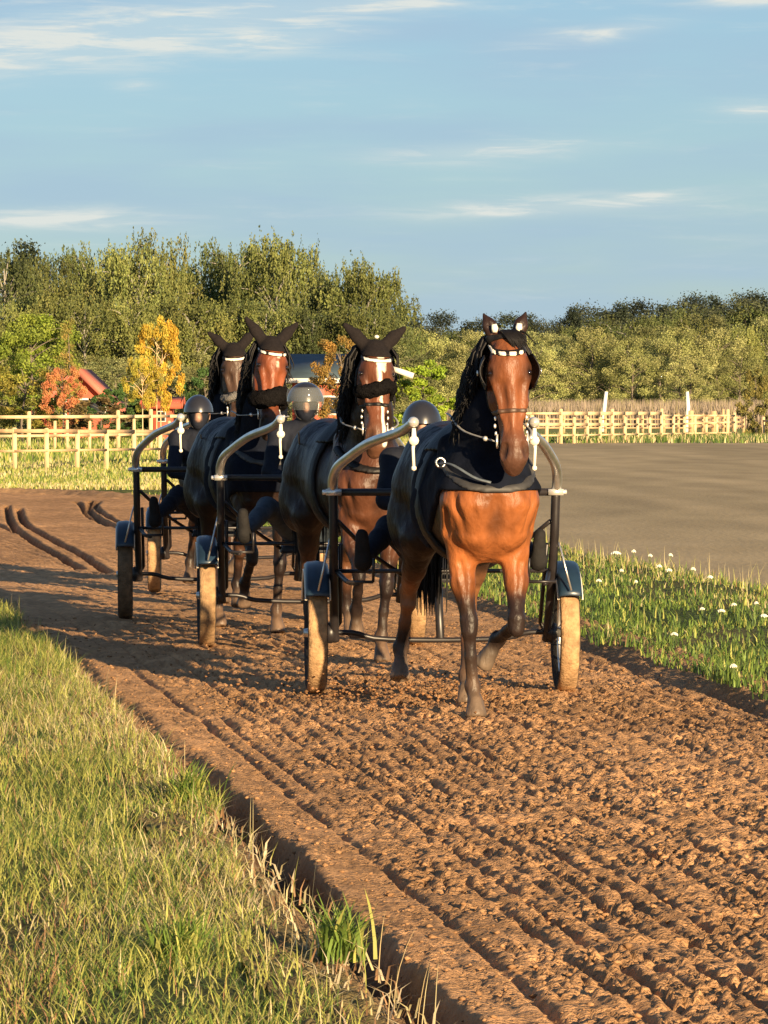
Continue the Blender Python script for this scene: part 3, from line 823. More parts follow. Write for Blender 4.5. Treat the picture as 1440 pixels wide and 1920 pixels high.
building('red_shed', 'small red shed standing right of the orange maple trunks', 284, 322, 200, 756, 746, 3, M['red_wall'], M['red_wall'], [(0, 1.1, .4, .5)], True, M['red_wall'])
building('dark_roofed_house', 'red house with dark blue roof and white edge showing between the second and third horses', 548, 660, 222, 707, 664, 8, M['red_wall'], M['roof_dark'], [(-.4, 1.6, .9, 1.0), (.3, 1.6, .9, 1.0)], True)
# ================================================================ TREES (unit height, scaled when placed)
def leaf_quads(P, size, cols, hang=.0):
    n = len(P)
    a = rng.normal(size=(n, 3)); a[:, 2] -= hang * 2; a /= np.linalg.norm(a, axis=1)[:, None]
    b = np.cross(a, rng.normal(size=(n, 3))); b /= np.linalg.norm(b, axis=1)[:, None]
    s = size * rng.uniform(.6, 1.3, n)
    u = a * s[:, None]; v = b * (s * .62)[:, None]
    V = np.stack([P - u * .5, P + v * .5 - u * .05, P + u * .6, P - v * .5 - u * .05], 1)
    V[:, 1] += np.cross(a, b) * (s * .12)[:, None]
    return V.reshape(-1, 3), np.arange(n * 4).reshape(n, 4), np.repeat(cols, 4, 0)
def crown_env(kind, t):
    """crown radius against height fraction within the crown"""
    if kind == 'birch': return .30 * np.clip(np.sin(np.clip(t, 0, 1) ** .62 * math.pi), 0, 1) ** .55 + .03
    if kind == 'round': return .46 * np.sqrt(np.clip(1 - (2 * t - 1) ** 2, 0, 1)) + .02
    if kind == 'willow': return .42 * np.clip(np.sin((.12 + t * .84) * math.pi), 0, 1) ** .6
    if kind == 'pine': return .27 * np.clip(np.sin(np.clip(t, 0, 1) ** .8 * math.pi), 0, 1) ** .6 + .03
    return (.26 * (1 - t) ** .85 + .01)      # spruce
def tree(name, kind, cols, seed, nleaf=8500, leaf=.016, base=.18, bark='bark', lab=None, shift=.0, stems=1, nclump=55):
    global rng
    keep = rng; rng = np.random.default_rng(seed)
    root = empty(name, (0, -50, 0), 0, lab, 'tree')
    # trunk and limbs
    mb = MB(); limbs = []
    for s_ in range(stems):
        bx = (s_ - (stems - 1) / 2) * .08
        top = np.array([bx * 1.5 + rng.normal(0, .02), rng.normal(0, .02), .86])
        pts = np.array([[bx, 0, -.01], [bx + rng.normal(0, .01), rng.normal(0, .01), .3], [bx * 1.3 + rng.normal(0, .02), rng.normal(0, .015), .62], top])
        mb.tube(spline(pts, 9), np.linspace(.016, .003, 9) / math.sqrt(stems), 6)
        for k in range(16 // stems + 3):
            t = base + .05 + (.72 - base) * rng.random(); p0 = np.array([np.interp(t, pts[:, 2], pts[:, 0]), np.interp(t, pts[:, 2], pts[:, 1]), t])
            az = rng.uniform(0, 6.28); tt_ = (t - base) / (1 - base); r = crown_env(kind, min(tt_ + .1, 1)) * rng.uniform(.6, .95)
            up = {'birch': .16, 'round': .12, 'willow': .10, 'pine': .05, 'spruce': -.03}[kind]
            e = p0 + np.array([math.cos(az) * r, math.sin(az) * r, up]); m_ = (p0 + e) / 2 + [0, 0, up * .35]
            mb.tube(spline([p0, m_, e], 5), np.linspace(.0055, .0015, 5), 4, caps=False); limbs.append(e)
    mb.build('trunk', M[bark], root, True)
    # leaf clumps
    tcl = rng.random(nclump) ** (.9 if kind != 'spruce' else 1.3) * (.93 if kind == 'birch' else 1)
    az = rng.uniform(0, 6.28, nclump); rad = crown_env(kind, tcl) * np.sqrt(rng.uniform(.15, 1, nclump)) * rng.uniform(.8, 1.12, nclump)
    CC = np.stack([np.cos(az) * rad + shift * tcl, np.sin(az) * rad, base + (1 - base) * tcl * .97], 1)
    CC = np.concatenate([CC, np.array(limbs)])
    nc = len(CC)
    which = rng.integers(0, nc, nleaf)
    tone = rng.uniform(.78, 1.22, nc)
    hue = rng.random(nc)
    if kind == 'birch':
        ns = nleaf // 14; sc_ = rng.integers(0, nc, ns); a0 = CC[sc_] + rng.normal(0, [.030, .030, .032], (ns, 3)); a0[:, 2] += .035; ln = rng.uniform(.05, .16, ns)
        sway = rng.normal(0, .018, (ns, 2)); st = np.repeat(np.arange(ns), 14); tq = rng.random(len(st))
        P = a0[st].copy(); P[:, 2] -= ln[st] * tq; P[:, :2] += sway[st] * tq[:, None] ** 2 + rng.normal(0, .004, (len(st), 2)); which = sc_[st]; hang = 1.6
    elif kind == 'spruce':
        P = CC[which] + rng.normal(0, [.035, .035, .014], (nleaf, 3)); hang = .3
    elif kind == 'pine':
        P = CC[which] + rng.normal(0, [.045, .045, .028], (nleaf, 3)); hang = 0
    else:
        dv = rng.normal(size=(nleaf, 3)); dv /= np.linalg.norm(dv, axis=1)[:, None]
        P = CC[which] + dv * (rng.random(nleaf) ** .45 * .075)[:, None] * np.array([1, 1, .75]); hang = .3 if kind == 'willow' else 0
    P[:, 2] = np.maximum(P[:, 2], .02)
    cs = np.array(cols); n = len(P)
    mixv = np.clip(hue[which] + rng.normal(0, .18, n), 0, .999) * (len(cs) - 1)
    i0 = mixv.astype(int); f = (mixv - i0)[:, None]
    C_ = (cs[i0] * (1 - f) + cs[np.minimum(i0 + 1, len(cs) - 1)] * f) * tone[which][:, None] * rng.uniform(.8, 1.2, (n, 1))
    V, Q, CV = leaf_quads(P, leaf, C_, hang)
    mesh_np('crown', V, Q, None, M['wood_leaf' if name in ('birch_tree', 'willow_tree', 'pine_tree') else 'leaf'], root, CV, smooth=False)
    rng = keep
    return root
used_proto = set()
def place(proto, px, d, top, label, group, wide=1.0, rz=None, base_z=0.0):
    if proto.name not in used_proto:
        used_proto.add(proto.name); o = proto
    else:
        o = proto.copy(); COL.objects.link(o)
        for ch in list(proto.children):
            c = ch.copy(); COL.objects.link(c); c.parent = o
    H = zt(top, d) - base_z
    o.location = (at(px, d), d, base_z); o.scale = (H * wide, H * wide, H)
    o.rotation_euler = (0, 0, random.uniform(0, 6.28) if rz is None else rz)
    tag(o, label, 'tree', group)
    return o
random.seed(5)
OL, OLY, OLG, DG = (.125, .150, .042), (.175, .185, .055), (.085, .115, .040), (.05, .07, .022)
birch = [tree('birch_tree', 'birch', c, s, 19000, .0135, .10, 'birch_bark', nclump=60) for s, c in
         [(11, [OL, OLY, OLG]), (12, [OLG, OL, (.13, .14, .05)]), (13, [OLY, OL, (.20, .195, .06)]), (14, [OLG, (.10, .12, .05), OL])]]
willow = [tree('willow_tree', 'willow', c, s, 13000, .017, .05, 'bark', nclump=60) for s, c in
          [(21, [(.27, .28, .10), (.34, .33, .14), (.18, .20, .075)]), (22, [(.16, .185, .07), (.23, .235, .10), (.12, .145, .06)]), (23, [(.27, .28, .10), (.21, .235, .08), (.32, .31, .13)])]]
pine = [tree('pine_tree', k, c, s, 9000, .018, .25, 'bark', nclump=46) for s, k, c in
        [(31, 'pine', [(.030, .042, .026), (.05, .062, .034)]), (32, 'spruce', [(.026, .038, .024), (.04, .052, .03)]), (33, 'pine', [(.045, .056, .032), (.07, .08, .042)])]]
GB = 'birch and deciduous trees of the left hand wood'
# skyline trees of the left wood, left to right
sky_l = [(-95, 460, 285, 1, 'birch'), (-35, 478, 290, 0, 'birch'), (8, 470, 282, 3, 'birch'), (48, 448, 318, 1, 'spruce'), (92, 478, 296, 0, 'birch'), (128, 474, 306, 3, 'birch'), (176, 458, 300, 1, 'birch'),
         (222, 488, 288, 2, 'birch'), (262, 458, 276, 0, 'birch'), (296, 445, 280, 2, 'birch'), (346, 494, 290, 1, 'birch'), (398, 478, 300, 3, 'birch'), (440, 450, 290, 1, 'birch'), (478, 468, 300, 3, 'birch'),
         (516, 440, 280, 0, 'birch'), (546, 456, 288, 3, 'birch'), (596, 514, 292, 1, 'birch'), (636, 512, 300, 3, 'birch'), (682, 486, 284, 0, 'birch'), (708, 512, 290, 1, 'birch')]
names_l = ['off the left frame edge, outermost', 'just off the left frame edge', 'cut by the left frame edge', '', 'right of the pointed spruce', 'behind the lime green tree', 'third from the pointed spruce',
           'left of the tall crown above the orange maple', 'above the orange maple, left half', 'tallest above the orange maple', 'right of the crown above the orange maple', 'with grey green crown left of the tall pair', 'of the tall middle pair, left one',
           'sunk between the two tallest crowns', 'tallest of the whole line, white limbs showing above the third horse', 'right shoulder of the tallest crown', 'in the dip right of the tallest crown', 'low crowned in the dip before the last crown', 'last high crown at the right end of the left wood', 'slender at the very right end of the left wood']
for (px, top, d, k, kind), nm in zip(sky_l, names_l):
    if kind == 'spruce':
        place(pine[1], px, d, top, 'dark pointed spruce rising above the left wood near the frame edge', GB, 1.0)
    else:
        place(birch[k], px, d, top - 15, 'weeping birch ' + nm, GB, random.uniform(.72, .92))
# shorter trees in front fill the wood down to the ground
front_l = [(-60, 560, 250, 2), (10, 556, 255, 0), (70, 545, 262, 1), (120, 520, 258, 2), (160, 540, 250, 0), (205, 552, 256, 1), (250, 556, 250, 2), (330, 548, 252, 0), (372, 560, 250, 2), (415, 548, 258, 1), (455, 560, 262, 3), (500, 552, 258, 0), (540, 566, 262, 1), (585, 570, 258, 3), (625, 572, 262, 1), (665, 560, 258, 0), (700, 570, 262, 3), (722, 590, 268, 1)]
places = ['left of the frame edge', 'at the left frame edge', 'behind the lime tree left side', 'behind the lime tree right side', 'above the red shrub', 'between red shrub and orange maple', 'just left of the orange maple',
          'just right of the orange maple', 'left of the hindmost horse ears', 'over the hindmost horse', 'over the left ear of the third horse', 'over the third horse', 'over the right ear of the third horse', 'over the dark roofed house', 'above the rust brown tree', 'over the left ear of the blazed horse', 'over the blazed horse', 'right of the blazed horse ear']
for (px, top, d, k), nm in zip(front_l, places):
    place(birch[k], px, d, top, 'shorter front row birch ' + nm, 'front row trees of the left wood', random.uniform(1.0, 1.3))
low = [(-20, 640), (90, 660), (160, 668), (210, 672), (262, 670), (345, 660), (395, 680), (440, 672), (480, 670), (525, 668), (600, 668), (650, 660), (690, 655), (735, 650)]
for k, (px, top) in enumerate(low):
    place(willow[k % 2], px, 240 + (k % 3) * 4, top, 'undergrowth tree %s' % ['cut by the left frame edge', 'behind the lime green tree', 'behind the red shrub', 'right of the red shrub', 'left of the orange maple trunks', 'right of the orange maple', 'above the hindmost driver helmet',
          'behind the hindmost horse head', 'between the two hindmost horses', 'behind the third horse head', 'beside the dark roofed house', 'behind the blazed horse mane', 'behind the blazed horse hood', 'right of the blazed horse ears'][k], 'undergrowth trees along the foot of the left wood', 1.5)
# accent trees before the wood
lime = tree('lime_tree', 'round', [(.17, .24, .03), (.26, .31, .05), (.13, .18, .03)], 41, 16000, .020, .12, nclump=46)
place(lime, 62, 205, 588, 'lime green rounded tree behind the left fences near the frame edge', None, 1.0)
lime2 = tree('lime_tree', 'round', [(.25, .26, .05), (.30, .24, .05), (.18, .2, .04)], 42, 10000, .026, .05, nclump=36)
place(lime2, 42, 190, 668, 'yellow green young tree low behind the left fence', None, 1.25)
redt = tree('red_leaved_tree', 'round', [(.50, .16, .08), (.55, .22, .10), (.45, .24, .09)], 43, 8000, .026, .05, nclump=26)
place(redt, 118, 188, 680, 'coral red autumn tree in front of the barn', None, .62)
tall_y = tree('poplar_tree', 'spruce', [(.26, .22, .06), (.36, .24, .07), (.2, .2, .05)], 47, 5000, .018, .1, nclump=26)
place(tall_y, 128, 196, 588, 'thin yellowing upright tree above the coral red tree', None, .55)
maple = tree('maple_tree', 'round', [(.50, .29, .035), (.56, .38, .05), (.42, .36, .06)], 44, 12000, .024, .26, 'wood', nclump=40, stems=2)
place(maple, 298, 172, 592, 'orange yellow maple with two pale trunks standing behind the left fence', None, .44, 0)
maple2 = tree('maple_tree', 'round', [(.36, .32, .05), (.44, .34, .05), (.28, .28, .05)], 45, 5500, .026, .34, 'wood', nclump=20, stems=1)
place(maple2, 268, 170, 655, 'slimmer yellow green maple touching the left side of the orange one', None, .45, 1)
rust = tree('rust_brown_tree', 'round', [(.30, .17, .045), (.24, .18, .05), (.36, .20, .05)], 46, 10000, .024, .05, nclump=34)
place(rust, 640, 214, 628, 'rust brown small tree left of the blazed horse mane', None, .8)
lime3 = tree('green_bush', 'round', [(.20, .30, .03), (.28, .36, .04), (.14, .22, .03)], 48, 9000, .036, .0, nclump=26)
place(lime3, 792, 228, 676, 'bright yellow green bush between the two front horses', None, 1.25)
gb = tree('green_bush', 'round', [(.05, .10, .03), (.07, .13, .035)], 49, 8000, .034, .0, nclump=26)
place(gb, 385, 180, 688, 'deep green bush left of the hindmost horse head', None, .75)
olive = tree('olive_bush', 'willow', [(.18, .17, .05), (.24, .20, .06), (.12, .13, .04)], 50, 5000, .035, .0, nclump=30)
place(olive, 1418, 208, 690, 'olive bush growing over the right end of the pale track fence', None, .75)
for px_, d_, top_, lab_ in ((212, 200, 728, 'dark green bush at the foot of the right slope of the coral barn roof'), (236, 202, 716, 'green bush between the barn and the orange maple')):
    place(gb, px_, d_, top_, lab_, None, 1.05)
dk = tree('brown_bush', 'round', [(.13, .09, .04), (.17, .12, .05), (.09, .08, .03)], 51, 3500, .05, .0, nclump=24)
place(dk, 190, 186, 745, 'low brown hedge bush right of the coral red tree', None, 1.6)
# right hand wood: far conifers on the skyline, sunlit willows in front
prof = [(735, 600), (770, 598), (800, 606), (830, 592), (872, 602), (905, 594), (945, 592), (985, 594), (1008, 592), (1045, 590), (1075, 580), (1102, 574), (1130, 578), (1160, 570), (1190, 574), (1222, 565), (1255, 570), (1280, 556), (1312, 552), (1345, 548), (1372, 552), (1400, 548), (1432, 546), (1465, 545), (1500, 548)]
random.seed(9)
cnt = 0
def spot(px):
    for lim, s in ((760, 'just right of the blazed horse'), (800, 'above the bright bush'), (850, 'left of the leading horse mane'), (905, 'behind the mane of the leading horse'), (960, 'between the ears of the leading horse'), (1010, 'over the right ear of the leading horse'), (1060, 'right of the leading horse ears'),
                   (1110, 'above the left part of the track fence'), (1150, 'above the left leaning post'), (1200, 'above the middle of the track fence'), (1250, 'between the two white posts'), (1300, 'above the upright white post'), (1350, 'right of the upright white post'), (1400, 'left of the olive bush'), (1445, 'above the olive bush')):
        if px < lim: return s
    return 'beyond the right frame edge'
seen_lab = {}
def uniq(base, px):
    s = base + ' ' + spot(px)
    n = seen_lab.get(s, 0); seen_lab[s] = n + 1
    return s + ['', ', second from left', ', third from left', ', fourth from left', ', fifth from left'][min(n, 4)]
for px, top in prof:
    d = random.uniform(500, 560)
    place(pine[cnt % 3], px + random.uniform(-9, 9), d, top + random.uniform(-9, 9), uniq('dark skyline conifer', px), 'conifers on the far skyline', random.uniform(.8, 1.3)); cnt += 1
for k in range(26):
    px = 728 + k * 29 + random.uniform(-6, 6); d = random.uniform(455, 490)
    tp = np.interp(px, [p[0] for p in prof], [p[1] for p in prof])
    place([birch[1], birch[3], pine[2]][k % 3], px, d, tp + random.uniform(12, 30), uniq('grey green second row tree', px), 'second row trees of the right wood', random.uniform(1.2, 1.7))
for k in range(24):
    px = 736 + k * 31 + random.uniform(-8, 8); d = random.uniform(400, 440)
    tp = np.interp(px, [p[0] for p in prof], [p[1] for p in prof])
    place([birch[2], willow[1], birch[0]][k % 3], px, d, tp + random.uniform(36, 62), uniq('olive middle row tree', px), 'middle row trees of the right wood', random.uniform(1.0, 1.3))
for k in range(19):
    px = 742 + k * 40 + random.uniform(-9, 9); d = random.uniform(375, 395)
    tp = random.uniform(612, 678)
    place(willow[[0, 2, 1, 2, 0][k % 5]], px, d, tp, uniq('golden front row willow', px), 'sunlit willows along the front of the right wood', random.uniform(.9, 1.15))
# ================================================================ BODIES (signed distance fields meshed with surface nets)
FS = np.array([.98, 1.03, 1.15])        # proportions of the head
class Field:
    """smooth union of tapered capsules on a grid"""
    def __init__(s): s.p = []
    def cone(s, a, b, ra, rb, col=0, k=.03, sc=(1, 1, 1), frame=None, grp='body', sub=False):
        s.p.append(dict(a=np.array(a, float), b=np.array(b, float), ra=ra, rb=rb, col=col, k=k, sc=np.array(sc, float), f=frame, grp=grp, sub=sub)); return s
    def chain(s, pts, rads, **kw):
        for i in range(len(pts) - 1): s.cone(pts[i], pts[i+1], rads[i], rads[i+1], **kw)
        return s
    @staticmethod
    def dist(p, P):
        if p['f'] is not None:
            Rm, o = p['f'][:2]; P = (P - o) @ Rm / FS       # into the local frame
        ab = p['b'] - p['a']; L2 = ab @ ab + 1e-12
        t = np.clip(((P - p['a']) @ ab) / L2, 0, 1)
        D = (P - p['a'] - t[..., None] * ab) / p['sc']
        d = np.sqrt((D * D).sum(-1)) - (p['ra'] + (p['rb'] - p['ra']) * t)
        return d * min(1.0, p['sc'].min() ** .5)
    def world_ends(s, p):
        if p['f'] is None: return p['a'], p['b']
        Rm, o = p['f'][:2]; return (p['a'] * FS) @ Rm.T + o, (p['b'] * FS) @ Rm.T + o
    def evaluate(s, lo, hi, h, grps=None):
        lo = np.array(lo, float); n = np.ceil((np.array(hi) - lo) / h).astype(int) + 1
        ax = [lo[i] + h * np.arange(n[i]) for i in range(3)]
        G = np.full(n, 1.0, dtype=np.float32)
        for p in s.p:
            if grps is not None and p['grp'] not in grps: continue
            a, b = s.world_ends(p); r = max(p['ra'], p['rb']) * p['sc'].max() + max(p['k'], .02) + .035
            i0 = np.clip(((np.minimum(a, b) - r - lo) / h).astype(int), 0, n); i1 = np.clip(((np.maximum(a, b) + r - lo) / h).astype(int) + 2, 0, n)
            if (i1 <= i0).any(): continue
            P = np.stack(np.meshgrid(*[ax[i][i0[i]:i1[i]] for i in range(3)], indexing='ij'), -1)
            d = s.dist(p, P).astype(np.float32)
            sl = tuple(slice(i0[i], i1[i]) for i in range(3)); g = G[sl]; k = p['k']
            if p['sub']:
                hh = np.clip(.5 - .5 * (g + d) / k, 0, 1); G[sl] = g * (1 - hh) - d * hh + k * hh * (1 - hh)
            else:
                hh = np.clip(.5 + .5 * (g - d) / k, 0, 1); G[sl] = g * (1 - hh) + d * hh - k * hh * (1 - hh)
        return G, ax
    def color(s, V, table, sharp=.016, grps=None):
        W = np.zeros(len(V)); C = np.zeros((len(V), 3))
        for p in s.p:
            if p['sub'] or (grps is not None and p['grp'] not in grps): continue
            w = np.exp(-np.clip(s.dist(p, V), -.03, .5) / sharp)
            W += w; C += w[:, None] * np.array(table[p['col']])
        return C / W[:, None]
def surface_net(G, ax, relax=1):
    ins = G < 0
    n = np.array(G.shape) - 1
    cnt = np.zeros(n, dtype=np.int8)
    for dx in (0, 1):
        for dy in (0, 1):
            for dz in (0, 1): cnt += ins[dx:dx+n[0], dy:dy+n[1], dz:dz+n[2]]
    act = np.argwhere((cnt > 0) & (cnt < 8))
    if len(act) == 0: return None
    idm = np.full(n, -1, dtype=np.int32); idm[act[:, 0], act[:, 1], act[:, 2]] = np.arange(len(act))
    cor = [(dx, dy, dz) for dx in (0, 1) for dy in (0, 1) for dz in (0, 1)]
    val = {c: G[act[:, 0]+c[0], act[:, 1]+c[1], act[:, 2]+c[2]] for c in cor}
    S_, N_ = np.zeros((len(act), 3)), np.zeros(len(act))
    for c in cor:
        for k in range(3):
            if c[k]: continue
            e = list(c); e[k] = 1; e = tuple(e)
            va, vb = val[c], val[e]; m = (va < 0) != (vb < 0)
            t = np.where(m, va / np.where(m, va - vb, 1), 0)
            pt = np.array(c, float)[None] + t[:, None] * np.eye(3)[k]
            S_ += pt * m[:, None]; N_ += m
    P = act + S_ / N_[:, None]
    h = ax[0][1] - ax[0][0]
    V = P * h + np.array([ax[0][0], ax[1][0], ax[2][0]])
    Q = []
    for k in range(3):
        sl = [slice(None)] * 3; sl2 = [slice(None)] * 3
        sl[k] = slice(0, -1); sl2[k] = slice(1, None)
        A_, B_ = ins[tuple(sl)], ins[tuple(sl2)]
        ed = np.argwhere(A_ != B_)
        o1, o2 = (k + 1) % 3, (k + 2) % 3
        ok = (ed[:, o1] > 0) & (ed[:, o2] > 0) & (ed[:, o1] < n[o1]) & (ed[:, o2] < n[o2]); ed = ed[ok]
        def cell(a, b):
            c = ed.copy(); c[:, o1] -= a; c[:, o2] -= b; return idm[c[:, 0], c[:, 1], c[:, 2]]
        q = np.stack([cell(1, 1), cell(0, 1), cell(0, 0), cell(1, 0)], 1)
        fl = A_[ed[:, 0], ed[:, 1], ed[:, 2]]
        q[~fl] = q[~fl][:, ::-1]
        Q.append(q)
    Q = np.concatenate(Q); Q = Q[(Q >= 0).all(1)]
    for _ in range(relax):
        A_ = np.zeros_like(V); c = np.zeros(len(V))
        for i in range(4):
            j = (i + 1) % 4
            np.add.at(A_, Q[:, i], V[Q[:, j]]); np.add.at(c, Q[:, i], 1)
        V = V * .4 + .6 * A_ / np.maximum(c, 1)[:, None]
    return V, Q
def smax(a, b, k):
    h = np.clip(.5 - .5 * (a - b) / k, 0, 1); return b * h + a * (1 - h) + k * h * (1 - h)
def noise3(V, f, seed=0):
    return (vnoise(V[:, 0] * f + V[:, 2] * f * .7, V[:, 1] * f - V[:, 2] * f * .4, seed) + vnoise(V[:, 0] * f * 1.3 - V[:, 1] * f, V[:, 2] * f * 1.1, seed + 3)) * .5

# colour codes: 0 coat with body shade painted in, 1 dark points, 2 face, 3 hoof, 4 chest, 5 ear, 6 muzzle
def horse_field(cfg):
    F = Field(); g = 'torso'
    kT = .07
    F.cone((0,.02,1.15),(0,.5,1.13),.29,.315,k=kT,sc=(.86,1,1),grp=g)
    F.cone((0,.5,1.13),(0,1.0,1.19),.315,.27,k=kT,sc=(.88,1,1),grp=g)
    F.cone((0,.16,1.44),(0,.55,1.40),.125,.13,k=.09,sc=(.75,1,1),grp=g)
    F.cone((0,.5,1.30),(0,1.2,1.32),.20,.21,k=.08,grp=g)
    F.cone((0,1.1,1.29),(0,1.36,1.20),.26,.235,k=.08,sc=(.98,1,1),grp=g)
    for s in (-1, 1):
        F.cone((s*.125,1.12,1.18),(s*.16,1.18,.93),.185,.135,k=.07,grp=g)
        F.cone((s*.12,1.40,1.15),(s*.14,1.34,.92),.12,.09,k=.07,grp=g)
        F.cone((s*.145,-.10,1.15),(s*.12,.18,1.42),.105,.075,k=.07,col=4,grp=g)       # shoulder blade
        F.cone((s*.095,-.165,1.13),(s*.10,-.13,.99),.125,.095,k=.035,col=4,grp=g)      # breast muscle
        F.cone((s*.158,-.10,1.13),(s*.160,-.02,1.0),.092,.088,k=.04,col=4,grp=g)       # point of shoulder, upper arm
        F.cone((s*.06,-.14,.97),(s*.055,-.02,.89),.075,.07,k=.03,col=4,grp=g)
    F.cone((0,-.12,1.22),(0,-.02,1.0),.17,.17,k=.06,col=4,grp=g)
    F.cone((0,-.315,1.13),(0,-.27,.93),.026,.032,k=.045,sub=True,grp=g)               # groove of the breast
    for s in (-1, 1):
        F.cone((s*.225,-.21,1.20),(s*.17,-.22,.98),.020,.016,k=.03,sub=True,grp=g)
        F.cone((s*.155,-.265,1.0),(s*.10,-.25,.92),.020,.016,k=.03,sub=True,grp=g)
    for s in (-1, 1):
        F.cone((s*.062,-.305,1.15),(s*.050,-.285,1.0),.008,.010,k=.022,sub=True,grp=g)
        F.cone((s*.125,-.285,1.10),(s*.100,-.262,.98),.008,.009,k=.022,sub=True,grp=g)
        F.cone((s*.235,-.13,1.10),(s*.225,-.06,.96),.012,.012,k=.028,sub=True,grp=g)
    # neck
    nb = cfg['poll']      # (x, y, z) of the poll
    n0 = np.array([0, .02, 1.33]); pl = np.array(nb, float)
    m1 = n0 * .62 + pl * .38 + np.array([0, -.02, .0]); m2 = n0 * .25 + pl * .75 + np.array([0, .03, .02])
    F.cone(n0, m1, .225, .165, k=.08, sc=(.74,1,1), col=0, grp='neck')
    F.cone(m1, m2, .165, .125, k=.06, sc=(.72,1,1), col=0, grp='neck')
    F.cone(m2, pl + [0, .035, -.075], .125, .088, k=.05, sc=(.78,1,1), col=0, grp='neck')
    # head frame: local -y is out of the face, local -z runs from poll down to the muzzle
    yaw, pitch, roll = cfg.get('head', (0, 0, 0))
    Rm = np.array(Matrix.Rotation(R(yaw), 3, 'Z') @ Matrix.Rotation(R(roll), 3, 'Y') @ Matrix.Rotation(R(-pitch), 3, 'X'))
    fr = (Rm, pl); hk = dict(frame=fr, grp='head')
    F.cone((0,.005,-.058),(0,-.035,-.14),.080,.098,col=2,k=.03,**hk)                    # skull
    F.cone((0,-.045,-.13),(0,-.055,-.22),.098,.088,col=2,k=.03,sc=(1.04,.8,1),**hk)
    F.cone((0,-.075,-.22),(0,-.092,-.46),.058,.046,col=2,k=.035,sc=(1.0,.75,1),**hk)    # nasal bone
    F.cone((0,-.05,-.28),(0,-.07,-.46),.058,.046,col=2,k=.03,**hk)
    F.cone((0,-.075,-.49),(0,-.07,-.545),.064,.066,col=6,k=.03,sc=(1.10,.95,1),**hk)         # muzzle
    F.cone((0,-.045,-.57),(0,-.035,-.59),.048,.045,col=6,k=.025,sc=(1.15,1,1),**hk)         # lips, chin
    for s in (-1, 1):
        F.cone((s*.048,.055,-.16),(s*.046,.03,-.29),.070,.062,col=2,k=.03,**hk)          # cheeks
        F.cone((s*.03,.0,-.33),(s*.022,-.02,-.55),.042,.032,col=2,k=.03,**hk)           # lower jaw
        F.cone((s*.088,-.055,-.155),(s*.086,-.06,-.185),.030,.030,col=2,k=.028,**hk)      # orbit
        F.cone((s*.080,-.07,-.215),(s*.056,-.085,-.36),.014,.011,col=2,k=.03,**hk)        # facial crest
        F.cone((s*.046,-.105,-.50),(s*.054,-.102,-.540),.026,.025,col=6,k=.02,**hk)       # nostril wing
        F.cone((s*.052,-.136,-.508),(s*.070,-.120,-.548),.023,.024,k=.008,sub=True,**hk)
        F.cone((s*.112,-.085,-.168),(s*.113,-.082,-.174),.016,.016,k=.012,sub=True,**hk)
        F.cone((s*.058,-.118,-.23),(s*.036,-.132,-.42),.020,.017,k=.028,sub=True,**hk)
        ear = cfg.get('ears', (.22, .13))
        tip = np.array([s*(.055 + ear[0]*.5), .02, .0 + ear[1]*1.0]); b0 = np.array([s*.056, .010, -.008])
        mid_ = b0*.55 + tip*.45 + [s*.004, 0, .008]
        we = .036 if ear[0] < .2 else .027
        F.cone(b0, mid_, we + .002, we, col=5, k=.018, sc=(1,.8,1), **hk)
        F.cone(mid_, tip, we, .006, col=5, k=.012, sc=(1,.75,1), **hk)
        F.cone(b0 + [s*.002,-.036,.03], tip + [0,-.022,-.035], .010, .004, k=.012, sub=True, **hk)
    # legs
    for side, J in cfg['legs'].items():
        J = [np.array(j, float) for j in J]
        if side[0] == 'f':
            el, kn, fe, ho = J
            sx = np.sign(el[0])
            F.cone(el + [-.015*sx, -.02, .03], el * .5 + kn * .5, .088, .060, col=4, k=.035, grp='leg')
            F.cone(el * .5 + kn * .5, kn + [0,0,.04], .060, .042, col=0, k=.03, grp='leg')
            F.cone(el*.8+kn*.2+[-.03*sx,-.035,0], el*.45+kn*.55+[-.01*sx,-.02,0], .045,.030, col=4, k=.025, grp='leg')
            F.cone(el*.75+kn*.25+[.012*sx,-.082,0], el*.35+kn*.65+[.006*sx,-.060,0], .010,.008, k=.020, sub=True, grp='leg')
            F.cone(el*.7+kn*.3+[.055*sx,-.055,0], el*.3+kn*.7+[.036*sx,-.040,0], .008,.007, k=.018, sub=True, grp='leg')
            F.cone(kn + [0,-.006,.025], kn + [0,-.008,-.03], .047, .043, col=1, k=.02, grp='leg')
        else:
            st, kn, fe, ho = J
            F.cone((np.sign(st[0])*.15, 1.16, 1.02), st, .17, .115, col=0, k=.06, grp='leg')
            F.cone(st, st * .45 + kn * .55, .105, .066, col=0, k=.04, grp='leg')
            F.cone(st * .45 + kn * .55, kn + [0,0,.03], .062, .046, col=7, k=.03, grp='leg')
            F.cone(kn + [0,.02,.04], kn + [0,0,-.05], .046, .043, col=7, k=.02, grp='leg')
        F.cone(kn, kn * .5 + fe * .5, .037, .031, col=1 if side[0]=='f' else 7, k=.02, grp='leg')
        F.cone(kn * .5 + fe * .5, fe, .031, .035, col=1, k=.02, grp='leg')
        d = (fe - kn) / np.linalg.norm(fe - kn); back = np.array([0, 1, 0]) - d * d[1]; back /= np.linalg.norm(back) + 1e-9
        F.cone(kn + d*.08 + back*.020, fe - d*.03 + back*.024, .017, .020, col=1, k=.012, grp='leg')
        F.cone(fe + back*.008, fe + back*.012 + d*.02, .043, .038, col=1, k=.02, grp='leg')
        F.cone(fe, ho * .7 + fe * .3, .036, .036, col=1, k=.02, grp='leg')
        u = (ho - fe) / np.linalg.norm(ho - fe)
        if side in cfg.get('flat', ()):
            u = np.array([0, -.30, -1.0]); u /= np.linalg.norm(u)
